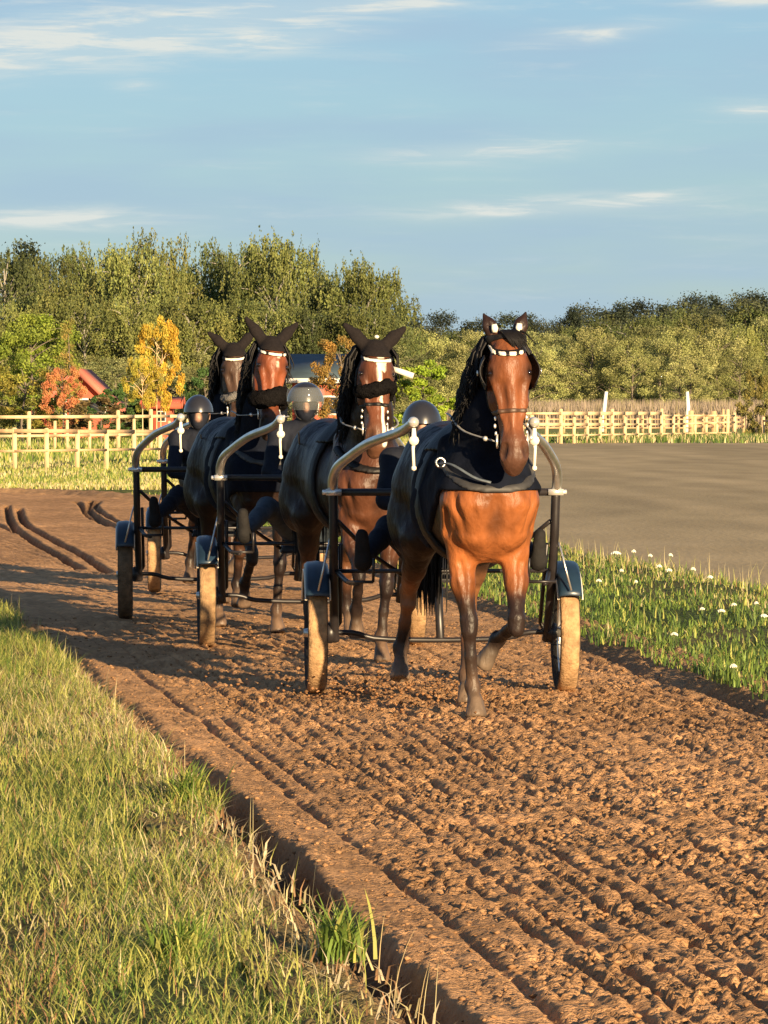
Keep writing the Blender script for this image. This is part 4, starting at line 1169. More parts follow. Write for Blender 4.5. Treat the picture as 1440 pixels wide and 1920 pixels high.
        F.cone(ho - u * .035, ho + u * .03, .043, .056, col=3, k=.010, grp='leg')
        F.cone(ho + u * .105 , ho + u * .11, .068, .068, k=.008, sub=True, grp='leg')
    # dock of the tail
    F.cone((0,1.52,1.28),(0,1.62,1.16),.04,.03,col=0,k=.04,grp='torso')
    return F, fr

def field_part(name, G, ax, clip, off, mat, parent, thick=None, relax=1, k=.006):
    """a garment: the region of the offset body surface inside the clip field"""
    A = G - off
    if thick: A = smax(A, -(G - off + thick), k)
    A = smax(A, clip, k)
    r = surface_net(A, ax, relax)
    if r is None: return None
    return mesh_np(name, r[0], r[1], None, mat, parent)
def tofr(fr, P): Rm, o = fr; return (np.asarray(P, float) - o) @ Rm / FS
def fromfr(fr, P): Rm, o = fr; return (np.asarray(P, float) * FS) @ Rm.T + o

def horse(name, label, cfg, loc, heading, h=.0105, group='harness horses trotting towards the camera'):
    root = empty(name, loc, heading, label, 'horse', group)
    F, fr = horse_field(cfg); T = cfg['coat']
    G, ax = F.evaluate((-.42, -.95, -.03), (.42, 1.75, 2.25), h)
    V, Q = surface_net(G, ax, 1)
    C = F.color(V, T)
    Pl = tofr(fr, V)
    C = C * (1 + .14 * noise3(V, 5, 3)[:, None] + .10 * noise3(V, 17, 4)[:, None])
    V = V + (noise3(V, 9, 8) * .0045 + noise3(V, 21, 18) * .0018)[:, None] * np.sign(V * [1, 0, 0] + [0, -1e-9, 0]) * [1, 1, 0]
    face = np.clip(1 - np.abs(Pl[:, 0]) / .14, 0, 1) * (Pl[:, 2] < .03) * (Pl[:, 2] > -.66)
    # darker colour round the eyes and at the nostrils
    for s in (-1, 1):
        d_ = np.linalg.norm(Pl - [s*.105, -.07, -.17], axis=1); w = np.exp(-(d_ / .052) ** 2)[:, None]; C = C * (1 - .88 * w) + np.array(T[1]) * .88 * w
        d_ = np.linalg.norm(Pl - [s*.060, -.125, -.528], axis=1); w = np.exp(-(d_ / .027) ** 2)[:, None]; C = C * (1 - .85 * w)
    for (x0, z0, x1, z1, r0, r1) in cfg.get('marks', ()):       # white markings of the face
        a, b = np.array([x0, z0]), np.array([x1, z1]); q = Pl[:, [0, 2]]; ab = b - a
        t = np.clip(((q - a) @ ab) / (ab @ ab + 1e-9), 0, 1); d_ = np.linalg.norm(q - a - t[:, None] * ab, axis=1) - (r0 + (r1 - r0) * t) + .004 * noise3(Pl, 60, 2)
        w = (np.clip(.5 - d_ / .005, 0, 1) * (Pl[:, 1] < -.06))[:, None]; C = C * (1 - w) + np.array([.74, .66, .55]) * w
    for s_, z0 in cfg.get('socks', ()):                         # white socks
        w = (np.clip((z0 - V[:, 2]) / .02, 0, 1) * (V[:, 2] > .05) * (np.sign(V[:, 0]) == s_[0]) * ((V[:, 1] > .6) == (s_[1] > 0)))[:, None]
        C = C * (1 - w) + np.array([.6, .52, .42]) * w
    # dust of the track on the lower legs
    w = np.clip((.34 - V[:, 2]) / .4, 0, .5)[:, None] * (.6 + .5 * noise3(V, 20, 9)[:, None]); C = C * (1 - w) + np.array([.20, .12, .07]) * w
    body = mesh_np('body', V, Q, None, M['coat'], root, np.clip(C, .002, .9))
    # eyes
    for s in (-1, 1):
        mb = MB(); c = fromfr(fr, (s*.1000, -.066, -.172)); mb.lathe(c, [(.001,-.018),(.012,-.014),(.0175,-.007),(.019,0),(.0175,.007),(.012,.014),(.001,.018)], 'z', 14); mb.build('eye', M['eye'], root, True)
    # mane falling on the horse's right side, forelock
    mb = MB(); rg = np.random.default_rng(cfg.get('seed', 1))
    n0 = np.array([0, .12, 1.53]); pl = fr[1]
    for i in range(2 * cfg.get('mane', 230)):
        t = rg.random() ** .85
        cr = n0 * (1 - t) + (pl + [0, .07, .01]) * t + np.array([0, .055 * math.sin(t * 3.1), .05 * math.sin(t * 3.1)])
        L_ = rg.uniform(.12, .26) * (1 - .25 * t); s_ = cfg.get('mane_side', -1) * (1 if rg.random() < .88 else -1)
        wv = rg.normal(0, .015)
        pts = [cr, cr + [s_*.055, wv, .012], cr + [s_*(.115+rg.uniform(0,.03)), wv*1.6-.01, -.05], cr + [s_*(.14+rg.uniform(-.02,.045)), wv*2-.02, -.05-L_*.7], cr + [s_*(.15+rg.uniform(-.03,.05)), wv*2.5-.02, -.06-L_]]
        mb.tube(spline(pts, 6), [.008,.009,.009,.007,.004,.001], 4, caps=False)
    mb.build('mane', M['hair'], root, True)
    if cfg.get('forelock', False):
        mb = MB()
        for i in range(46):
            x = rg.normal(.0, .020); pts = [fromfr(fr, p) for p in ((x*.6,.01,.022),(x+.005,-.055,.020),(x*1.1+.03,-.095,-.015),(x*1.2+.062+rg.normal(0,.006),-.105,-.045-rg.uniform(0,.03)))]
            mb.tube(spline(pts, 5), [.006,.007,.006,.004,.001], 4, caps=False)
        mb.build('forelock', M['hair'], root, True)
    # tail
    mb = MB()
    for i in range(170):
        a, b = rg.normal(0, .035), rg.normal(0, .03); L_ = rg.uniform(.35, .60)
        pts = [(a*.3,1.60+b*.2,1.24),(a,1.72+b,1.08),(a*1.3,1.73+b*1.2,.9),(a*1.2,1.70+b*1.2,1.05-L_)]
        mb.tube(spline(pts, 6), [.010,.011,.010,.008,.005,.0015], 4, caps=False)
    mb.build('tail', M['hair'], root, True)
    # ---- harness, cut from the body's own shape
    hb = fromfr(fr, (0, -.04, -.28))
    lo, hi = hb - [.24, .26, .44], hb + [.24, .26, .44]
    Gh, axh = F.evaluate(lo, hi, .0065, grps=('head', 'neck'))
    Gn, axn = F.evaluate(lo, hi, .0065, grps=('head',))
    PH = tofr(fr, np.stack(np.meshgrid(*axh, indexing='ij'), -1)).astype(np.float32)
    x_, y_, z_ = PH[..., 0], PH[..., 1], PH[..., 2]
    bz = cfg.get('brow_z', -.078)
    def band(nm, zc, w, off, mat, tilt=0.0, ycut=None, xr=None, thick=.02, lum=0.0):
        cl = np.abs(z_ - zc - tilt * (y_ + .05)) - w
        if ycut is not None: cl = np.maximum(cl, y_ - ycut)
        if xr is not None: cl = np.maximum(cl, np.abs(x_ - (xr[0]+xr[1])/2) - (xr[1]-xr[0])/2)
        return field_part(nm, Gn - lum * (np.sin(x_ * 180) * np.sin(z_ * 150 + y_ * 170)), axn, cl, off, mat, root, thick=thick)
    band('noseband', cfg.get('noseband', -.345), .011, .007, M['leather'] if cfg.get('roll') else M['brown_leather'], thick=.018)
    band('crownpiece', -.0, .016, .009, M['leather'], tilt=-.2)
    bands = cfg['brow']
    band('browband', bz, .012, .008, M['leather'], tilt=.35, ycut=.02)
    for (a, b) in bands: band('brow_patch', bz, .0095, .0125, M['band_white'], tilt=.35, ycut=-.0 if abs(a+b) < .1 else .03, xr=(a, b), thick=.012)
    for s in (-1, 1):        # cheekpieces
        cl = np.abs(y_ - (.015 - .18 * (z_ + .08))) - .009; cl = np.maximum(cl, -s * x_ + .02); cl = np.maximum(cl, np.abs(z_ + .28) - .21)
        field_part('cheekpiece', Gn, axn, cl, .008, M['leather'], root, thick=.016)
        c = fromfr(fr, (s*.074, -.045, -.475)); a = np.linspace(0, 2*math.pi, 17)
        mb = MB(); mb.tube(np.stack([c[0] + s*.006 + .008*np.cos(a), c[1] + .030*np.cos(a), c[2] + .034*np.sin(a)], 1), .0055, 6, caps=False); mb.build('bit_ring', M['chrome'], root, True)
        mb = MB()
        for k in range(3):
            c = fromfr(fr, (s*(.082+.004*(k%2)), -.03+.004*k, -.37-.034*k)); mb.lathe(c, [(.001,-.012),(.006,-.008),(.0075,0),(.006,.008),(.001,.012)], 'z', 8)
        mb.build('buckles', M['chrome'], root, True)
    if cfg.get('hood'):
        cl = smax(z_ * -1 - .075 - .35 * (y_ + .05) * -1 * 0, z_ * -1 - .072, .01)     # everything above the browband
        cl = np.maximum(cl, y_ - .075)
        lo2, hi2 = fr[1] - [.30, .20, .12], fr[1] + [.30, .20, .34]
        Ge, axe = F.evaluate(lo2, hi2, .0065, grps=('head', 'neck'))
        Pe = tofr(fr, np.stack(np.meshgrid(*axe, indexing='ij'), -1))
        cl = smax(-Pe[..., 2] - .070 + .25 * (Pe[..., 1] + .06), Pe[..., 1] - .08, .01)
        field_part('ear_hood', Ge, axe, cl, .010, M['hood'], root, relax=2)
        if cfg.get('pompom'):
            mb = MB(); c = fromfr(fr, (.0, -.045, .040)); mb.lathe(c, [(.001,-.012),(.012,-.008),(.016,0),(.012,.008),(.001,.012)], 'z', 10); mb.build('hood_button', M['band_white'], root, True)
    if cfg.get('roll'):
        zc, r0 = cfg['roll']
        mb = MB(); th = np.linspace(-.15 * math.pi, 1.15 * math.pi, 30); rr = []
        P = np.array([fromfr(fr, (.102 * math.cos(t), -.005 - .118 * math.sin(t), zc + .02 * math.sin(t*2+.4) + .012*math.sin(t))) for t in th])
        rr = r0 * (.75 + .35 * np.sin(np.clip((th + .47) / (2.6 + 1.5), 0, 1) * math.pi))
        mb.tube(P, rr, 16)
        o = mb.build('shadow_roll', M[cfg.get('roll_mat', 'sheepskin')], root, True)
        co = np.empty(len(o.data.vertices) * 3, dtype=np.float32); o.data.vertices.foreach_get('co', co); co = co.reshape(-1, 3)
        co += (rg.normal(0, .005, co.shape)); o.data.vertices.foreach_set('co', co.ravel())
    if cfg.get('blinkers'):
        for s in (-1, 1):
            mb = MB(); V_ = []; nn, mm = 9, 9
            for i in range(nn):
                for j in range(mm):
                    u, v = i / (nn - 1), j / (mm - 1)
                    zz = -.085 - .155 * v
                    yy = .045 - (.125) * u
                    xx = s * (.112 + .045 * math.sin(u * math.pi * .55) ** 1.2 * math.sin(.35 + v * 2.4) + .006)
                    if u > .85: zz = -.085 - .155 * (v * .8 + .1)
                    V_.append(fromfr(fr, (xx, yy, zz)))
            V_ = np.array(V_); nin = V_ + fromfr((fr[0], np.zeros(3)), (s * -.007, 0, 0)); q = []
            for i in range(nn - 1):
                for j in range(mm - 1):
                    a = i * mm + j; q.append([a, a+1, a+mm+1, a+mm]); q.append([a+mm+nn*mm, a+mm+1+nn*mm, a+1+nn*mm, a+nn*mm])
            for i in range(nn - 1):
                for j in (0, mm - 1):
                    a = i * mm + j; q.append([a, a+mm, a+mm+nn*mm, a+nn*mm])
            for j in range(mm - 1):
                for i in (0, nn - 1):
                    a = i * mm + j; q.append([a, a+1, a+1+nn*mm, a+nn*mm])
            mb.add(np.concatenate([V_, nin]), q=q); bl = mb.build('blinker', M['leather'], root, True)
            mb = MB(); c = fromfr(fr, (s*.168, -.045, -.165)); mb.lathe(c, [(.001,-.004),(.014,-.003),(.016,0),(.014,.003),(.001,.004)], 'x', 12); mb.build('stud', M['steel'], bl, True)
        for s in (-1, 1):
            mb = MB(); c = fromfr(fr, (s*.064, -.035, .035)); mb.tube([c + [0,0,-.02], c, c + [s*.004,0,.022]], [.014,.019,.014], 8); mb.build('ear_sleeve', M['band_white'], root, True)
    if cfg.get('pole'):
        mb = MB(); mb.tube([fromfr(fr, (.11, .0, -.125)), fromfr(fr, (.16, -.02, -.14)), fromfr(fr, (.245, -.04, -.165))], .019, 10); mb.build('head_pole', M['band_white'], root, True)
    if cfg.get('straps'):
        mb = MB(); mb.tube(spline([(-.265, -.06, 1.34), (-.225, -.22, 1.335), (-.13, -.335, 1.27), (-.05, -.37, 1.245)], 12), .011, 6, flat=.5); mb.build('breast_strap', M['strap_grey'], root, True)
        mb = MB(); a = np.linspace(0, 2*math.pi, 15); mb.tube(np.stack([-.262 + .024*np.cos(a), -.085 + 0*a, 1.345 + .024*np.sin(a)], 1), .006, 6, caps=False); mb.build('strap_ring', M['steel'], root, True)
    # neck cover / rug over neck and shoulders, breast collar, saddle and girth
    lo, hi = (-.42, -.50, .70), (.42, .95, 1.80)
    Gt, axt = F.evaluate(lo, hi, .012, grps=('torso', 'neck'))
    PT = np.stack(np.meshgrid(*axt, indexing='ij'), -1)
    x_, y_, z_ = PT[..., 0], PT[..., 1], PT[..., 2]
    if cfg.get('cover'):
        zb = cfg['cover']
        fold = .010 * np.sin(x_ * 38 + z_ * 9) * np.sin(y_ * 17 + z_ * 14)
        cl = smax(zb - .55 * np.clip(y_ + .1, 0, .6) - z_ , y_ - .62, .03); cl = np.maximum(cl, z_ - 1.74)
        field_part('shoulder_rug', Gt - fold, axt, cl, .022, M[cfg.get('cover_mat', 'cloth_navy')], root, thick=.03, relax=2, k=.012)
    zc = cfg.get('collar_z', 1.235)
    cl = np.abs(z_ - (zc + .42 * (y_ + .30))) - .020; cl = np.maximum(cl, y_ - .04)
    field_part('breast_collar', Gt, axt, cl, .030, M['rubber_roll'] if cfg.get('cover') else M['leather'], root, thick=.035, relax=2, k=.014)
    cl = np.abs(y_ - .40 - .12 * (z_ - 1.2)) - .045
    field_part('girth', Gt, axt, cl, .028, M['leather'], root, thick=.03, relax=1)
    cl = np.maximum(np.abs(y_ - .42) - .10, 1.40 - z_)
    field_part('saddle_pad', Gt, axt, cl, .040, M['leather'], root, thick=.04, relax=2)
    # reins from the bit along the neck to the saddle
    for s in (-1, 1):
        a = fromfr(fr, (s*.082, -.03, -.475)); b = np.array([s*.165, .12, 1.585]); c = np.array([s*.13, .42, 1.60])
        m_ = a * .5 + b * .5 + np.array([s*.055, -.01, -.01])
        mb = MB(); mb.tube(spline([a, m_, b, c], 14), .0085, 6, flat=.5); mb.build('rein', M['rein'], root, True)
        mb = MB(); mb.lathe(a * .72 + m_ * .28 + np.array([s*.012,-.008,0]), [(.001,-.012),(.012,-.008),(.014,0),(.012,.008),(.001,.012)], 'x', 8); mb.build('rein_buckle', M['chrome'], root, True)
    return root, fr

# ---- poses: elbow/stifle, knee/hock, fetlock, hoof
POSE_A = {'f_left': [(-.155,.02,.93), (-.100,-.03,.485), (-.072,.005,.165), (-.065,-.045,.050)],
          'f_right': [(.155,.0,.93), (.135,-.13,.50), (.085,.13,.40), (.035,.17,.30)],
          'h_right': [(.165,.98,.93), (.13,1.16,.545), (.10,1.06,.16), (.09,1.005,.050)],
          'h_left': [(-.165,1.0,.93), (-.175,1.33,.585), (-.20,1.42,.29), (-.215,1.37,.165)]}
def mirror(P): return {({'left': 'right', 'right': 'left'}[k.split('_')[1]]).join([k[0] + '_', '']): [(-p[0], p[1], p[2]) for p in v] for k, v in P.items()}
POSE_B = mirror(POSE_A)
POSE_B['f_left'] = [(-.155,-.02,.93), (-.13,-.22,.58), (-.09,.0,.34), (-.085,.03,.215)]
POSE_C = {'f_left': [(-.155,-.02,.93), (-.125,-.20,.56), (-.12,.04,.36), (-.115,.09,.24)],
          'f_right': [(.155,.02,.93), (.125,-.01,.485), (.11,.03,.165), (.105,-.02,.050)],
          'h_left': [(-.165,.98,.93), (-.13,1.12,.545), (-.11,.98,.16), (-.10,.93,.050)],
          'h_right': [(.165,1.0,.93), (.15,1.36,.58), (.15,1.47,.30), (.15,1.43,.18)]}
hd = R(10)
BAY = {0: (.018,.010,.0075), 1: (.022,.014,.012), 2: (.165,.055,.021), 3: (.13,.10,.075), 4: (.26,.085,.026), 5: (.022,.012,.010), 6: (.085,.040,.026), 7: (.20,.085,.035)}  # flanks near black beside the lit chest: shade side painted in
DBAY = {0: (.018,.009,.006), 1: (.016,.010,.009), 2: (.13,.044,.020), 3: (.10,.07,.05), 4: (.085,.032,.016), 5: (.02,.012,.010), 6: (.10,.045,.025), 7: (.09,.038,.018)}  # chest and flanks darkened to look shaded
RBAY = {0: (.016,.009,.006), 1: (.016,.010,.009), 2: (.21,.058,.022), 3: (.10,.07,.05), 4: (.022,.011,.008), 5: (.02,.012,.010), 6: (.016,.012,.011), 7: (.04,.018,.010)}  # body shade painted into coat and chest, face left red
BRN = {0: (.016,.010,.008), 1: (.014,.010,.009), 2: (.075,.042,.028), 3: (.10,.07,.05), 4: (.024,.013,.009), 5: (.02,.012,.010), 6: (.05,.03,.02), 7: (.06,.03,.018)}  # coat and chest carry painted shade
def hx(px, d): return at(px, d)
horse('leading_horse', 'bright bay horse in front with open blinkers and one foreleg folded up',
      dict(poll=(.02,-.42,2.0), head=(-4, 6, -2), legs=POSE_A, flat=('f_left','h_right'), coat=BAY, brow=[(-.098,-.074),(-.062,-.020),(-.008,.034),(.046,.074)], ears=(.12,.112), blinkers=True, brow_z=-.062,
           forelock=True, straps=True, cover=1.20, collar_z=1.215, seed=3, mane=330), (hx(912, 23.05), 23.05, 0), hd, h=.0085)
horse('blazed_horse', 'dark bay horse with white blaze and thick black noseband, second in line',
      dict(poll=(-.075,-.42,2.02), head=(-3, 10, 3), legs=POSE_B, flat=('f_right','h_left'), coat=DBAY, brow=[(-.095,.085)], ears=(.275,.105), hood=True, pompom=True, pole=True, roll=(-.265,.043), mane=260, seed=5,
           collar_z=1.235, marks=[(.012,-.10,.018,-.14,.026,.024),(.0,-.12,.014,-.25,.014,.012),(.028,-.12,.034,-.16,.020,.008),(.014,-.25,.035,-.40,.010,.008),(.035,-.40,.05,-.56,.009,.016)],
           socks=(((-1, 1), .20),)), (hx(694, 27.9), 27.9, 0), R(14.5), h=.0105)
horse('starred_horse', 'red bay horse with two white star spots and black fleece noseband, third in line',
      dict(poll=(-.035,-.42,2.10), head=(2, 10, 6), legs=POSE_C, flat=('f_right','h_left'), coat=RBAY, brow=[(-.125,-.108),(-.098,-.066),(-.056,.050),(.060,.090)], ears=(.27,.125), hood=True, roll=(-.38,.062), seed=7,
           marks=[(.02,-.115,.021,-.118,.010,.010),(.014,-.155,.016,-.175,.007,.008)], cover=1.02, cover_mat='cloth_navy'), (hx(492, 31.5), 31.5, 0), R(15), h=.0105)
horse('hindmost_horse', 'dull brown horse with grey fleece noseband, last in line on the left',
      dict(poll=(-.02,-.42,2.12), head=(-2, 8, -3), legs=POSE_A, flat=('f_left','h_right'), coat=BRN, brow=[(-.085,.085)], ears=(.275,.110), hood=True, roll=(-.37,.032), roll_mat='sheepskin_grey', seed=9,
           marks=[(.0,-.10,.001,-.102,.008,.008)], cover=.98), (hx(432, 36.3), 36.3, 0), R(8), h=.0115)
# ================================================================ JOG CARTS
def jog_cart(loc, heading, label, tipx=(-.30, .34), mud_tone=1.0):
    root = empty('jog_cart', loc, heading, label, 'cart', 'two wheeled training carts drawn by the horses')
    RW = .345
    for s in (-1, 1):
        cx = s * .715
        mb = MB(); n = 40
        prof = [(.262,-.030),(.285,-.048),(.318,-.057),(.336,-.048),(.345,-.026),(.347,0),(.345,.026),(.336,.048),(.318,.057),(.285,.048),(.262,.030),(.262,-.030)]
        mb.lathe((0,0,0), prof, 'x', n)
        V = np.concatenate(mb.v); rr = np.hypot(V[:, 1], V[:, 2])
        a = mud_tone * sm(rr, .318, .337)[:, None] * (.85 + .15 * np.sin(np.arctan2(V[:, 2], V[:, 1]) * 9)[:, None]); V[:, 1:] *= (1 + rng.normal(0, .004, (len(V), 1)))  # muddy tread tone; a weaker tone doubles as painted shade
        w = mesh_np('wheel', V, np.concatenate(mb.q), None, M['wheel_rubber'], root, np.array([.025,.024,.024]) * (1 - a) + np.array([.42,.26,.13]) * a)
        w.location = (cx, 0, RW)
        mb = MB(); mb.lathe((0,0,0), [(.262,-.026),(.250,-.022),(.244,0),(.250,.022),(.262,.026)], 'x', 32); mb.lathe((0,0,0), [(.243,.018),(.243,-.018)], 'x', 32)
        mb.build('rim', M['steel'], w, True)
        mb = MB(); mb.lathe((0,0,0), [(.001,-.07),(.022,-.07),(.030,-.03),(.045,-.012),(.045,.012),(.030,.03),(.022,.07),(.001,.07)], 'x', 16); mb.build('hub', M['steel'], w, True)
        for k in range(12):
            a = k * math.pi / 6; mb = MB(); mb.tube([(.02 * (-1) ** k, .03*math.cos(a), .03*math.sin(a)), (0, .247*math.cos(a+.15), .247*math.sin(a+.15))], .004, 5); mb.build('spoke', M['steel'], w)
        # mudguard, a curved channel from the front over the top
        mb = MB(); V = []; na = 22
        sec = [(-.068,-.035),(-.066,.0),(-.05,.012),(0,.018),(.05,.012),(.066,.0),(.068,-.035)]
        for i in range(na):
            t = math.radians(22 + 118 * i / (na - 1)) + .20
            for off in (0, -.005):
                for (sx, sr) in sec:
                    r = .395 + sr + off; V.append((sx * (1 + off * 10), -r * math.cos(t), r * math.sin(t)))
        q = []; m7 = 7
        for i in range(na - 1):
            for k in range(m7 - 1):
                a = i * 14 + k; q.append([a, a+14, a+15, a+1]); b = a + 7; q.append([b, b+1, b+15, b+14])
            for k in (0, 6): a = i * 14 + k; q.append([a, a+7, a+21, a+14])
        for i in (0, na - 1):
            for k in range(m7 - 1): a = i * 14 + k; q.append([a, a+1, a+8, a+7])
        mb.add(V, q=q); fd = mb.build('mudguard', M['fender'], root, True); fd.location = (cx, 0, RW)
        for e in (-1, 1):
            mb = MB(); tt_ = np.radians(np.linspace(22, 140, 18)) + .20
            mb.tube(np.stack([np.full(18, e * .068), -.362 * np.cos(tt_), .362 * np.sin(tt_)], 1), .007, 5); mb.build('piping', M['band_white'], fd, True)
        mb = MB(); mb.tube([(cx - .0*s, -.36, .60), (s*.66, -.30, .83), (s*.64, -.20, .90)], .006, 6); mb.build('stay', M['steel'], root, True)
        # silver shaft: from the bend forward to its tip beside the shoulder
        tx = tipx[0] if s < 0 else tipx[1]
        P = spline([(s*.632, -.335, 1.165), (s*.632, -.39, 1.235), (s*.612, -.52, 1.30), (s*.565, -.78, 1.355), (s*.47, -1.25, 1.44), (tx*.6+s*.39*.4, -1.65, 1.505), (tx, -2.0, 1.555)], 26)
        mb = MB(); mb.tube(P, np.linspace(.029, .026, 26), 12); sh = mb.build('shaft', M['steel'], root, True)
        mb = MB(); mb.lathe(P[-1], [(.001,-.045),(.022,-.04),(.029,-.012),(.030,.02),(.029,.035),(.001,.038)], 'y', 14); mb.build('shaft_tip', M['chrome'], sh, True)
        mb = MB(); c = P[-1] + [0, -.03, -.03]
        mb.tube([c, c + [0,0,-.05], c + [.004*s,0,-.11], c + [.0,0,-.20]], [.010,.014,.008,.008], 8, flat=.5); mb.lathe(c + [0,0,-.21], [(.001,-.014),(.013,-.008),(.014,0),(.013,.008),(.001,.014)], 'z', 10); mb.lathe(c + [0,-.005,-.065], [(.001,-.012),(.026,-.008),(.026,.008),(.001,.012)], 'y', 10)
        mb.build('tug_strap', M['band_white'], sh, True)
        # black upright from the bend down to the axle, with its lower leg
        mb = MB(); mb.tube(spline([(s*.630, -.335, 1.17), (s*.627, -.32, 1.06), (s*.625, -.29, .9), (s*.62, -.16, .62), (s*.61, -.03, .36), (s*.605, .0, .30)], 14), .026, 10); mb.build('upright', M['frame_black'], root, True)
        mb = MB(); mb.tube([(s*.585, -.26, .86), (s*.575, .05, .40), (s*.60, .12, .36)], .012, 8); mb.build('brace', M['frame_black'], root, True)
        mb = MB(); mb.box((s*.627, -.335, 1.155), (.085, .07, .035)); mb.lathe((s*.627+s*.045, -.335, 1.155), [(.001,-.02),(.014,-.018),(.014,.018),(.001,.02)], 'x', 8); mb.build('clamp', M['chrome'], root)
        mb = MB(); mb.lathe((s*.635, 0, .345), [(.001,-.03),(.05,-.03),(.062,-.01),(.062,.01),(.05,.03),(.001,.03)], 'x', 10); mb.build('bearing', M['frame_black'], root, True)
        # stirrup for the driver's foot
        mb = MB(); mb.tube(spline([(s*.60, -.22, .70), (s*.56, -.55, .66), (s*.52, -.86, .66)], 8), .014, 8); mb.tube([(s*.43,-.86,.67),(s*.58,-.86,.67)], .010, 6); mb.tube([(s*.43,-.86,.67),(s*.43,-.90,.80)], .008, 6); mb.build('stirrup', M['frame_black'], root, True)
        mb = MB(); mb.tube(spline([(s*.60, -.30, .99), (s*.40, .0, .80), (s*.20, .25, .66)], 8), .013, 8); mb.build('seat_stay', M['frame_black'], root, True)
    mb = MB(); mb.tube([(-.627,-.335,1.155),(.627,-.335,1.155)], .022, 10); mb.build('crossbar', M['frame_black'], root, True)
    mb = MB(); mb.tube(spline([(-.66,0,.345),(-.50,.0,.345),(-.36,.02,.31),(0,.03,.30),(.36,.02,.31),(.50,0,.345),(.66,0,.345)], 20), .016, 10); mb.build('axle', M['frame_black'], root, True)
    mb = MB(); mb.tube([(-.60,-.20,.705),(.60,-.20,.705)], .012, 8); mb.build('lower_bar', M['frame_black'], root, True)
    mb = MB(); mb.tube([(0,.03,.30),(0,.18,.50),(0,.20,.62)], .024, 10); mb.build('seat_post', M['frame_black'], root, True)
    mb = MB(); mb.box((0, .18, .655), (.40, .34, .05), taper=.94); mb.box((0, .18, .69), (.36, .30, .03), taper=.85); mb.build('seat', M['seat'], root)
    mb = MB(); mb.box((0, .385, .80), (.36, .04, .20), taper=.9); mb.tube([(-.15,.34,.64),(-.15,.40,.75)], .012, 6); mb.tube([(.15,.34,.64),(.15,.40,.75)], .012, 6); mb.build('backrest', M['seat'], root)
    return root
M['wheel_rubber'] = vcol('wheel_rubber', rough=.9, spec=.2, noise_amt=.35, noise_scale=22, bump=.8, bump_scale=70)

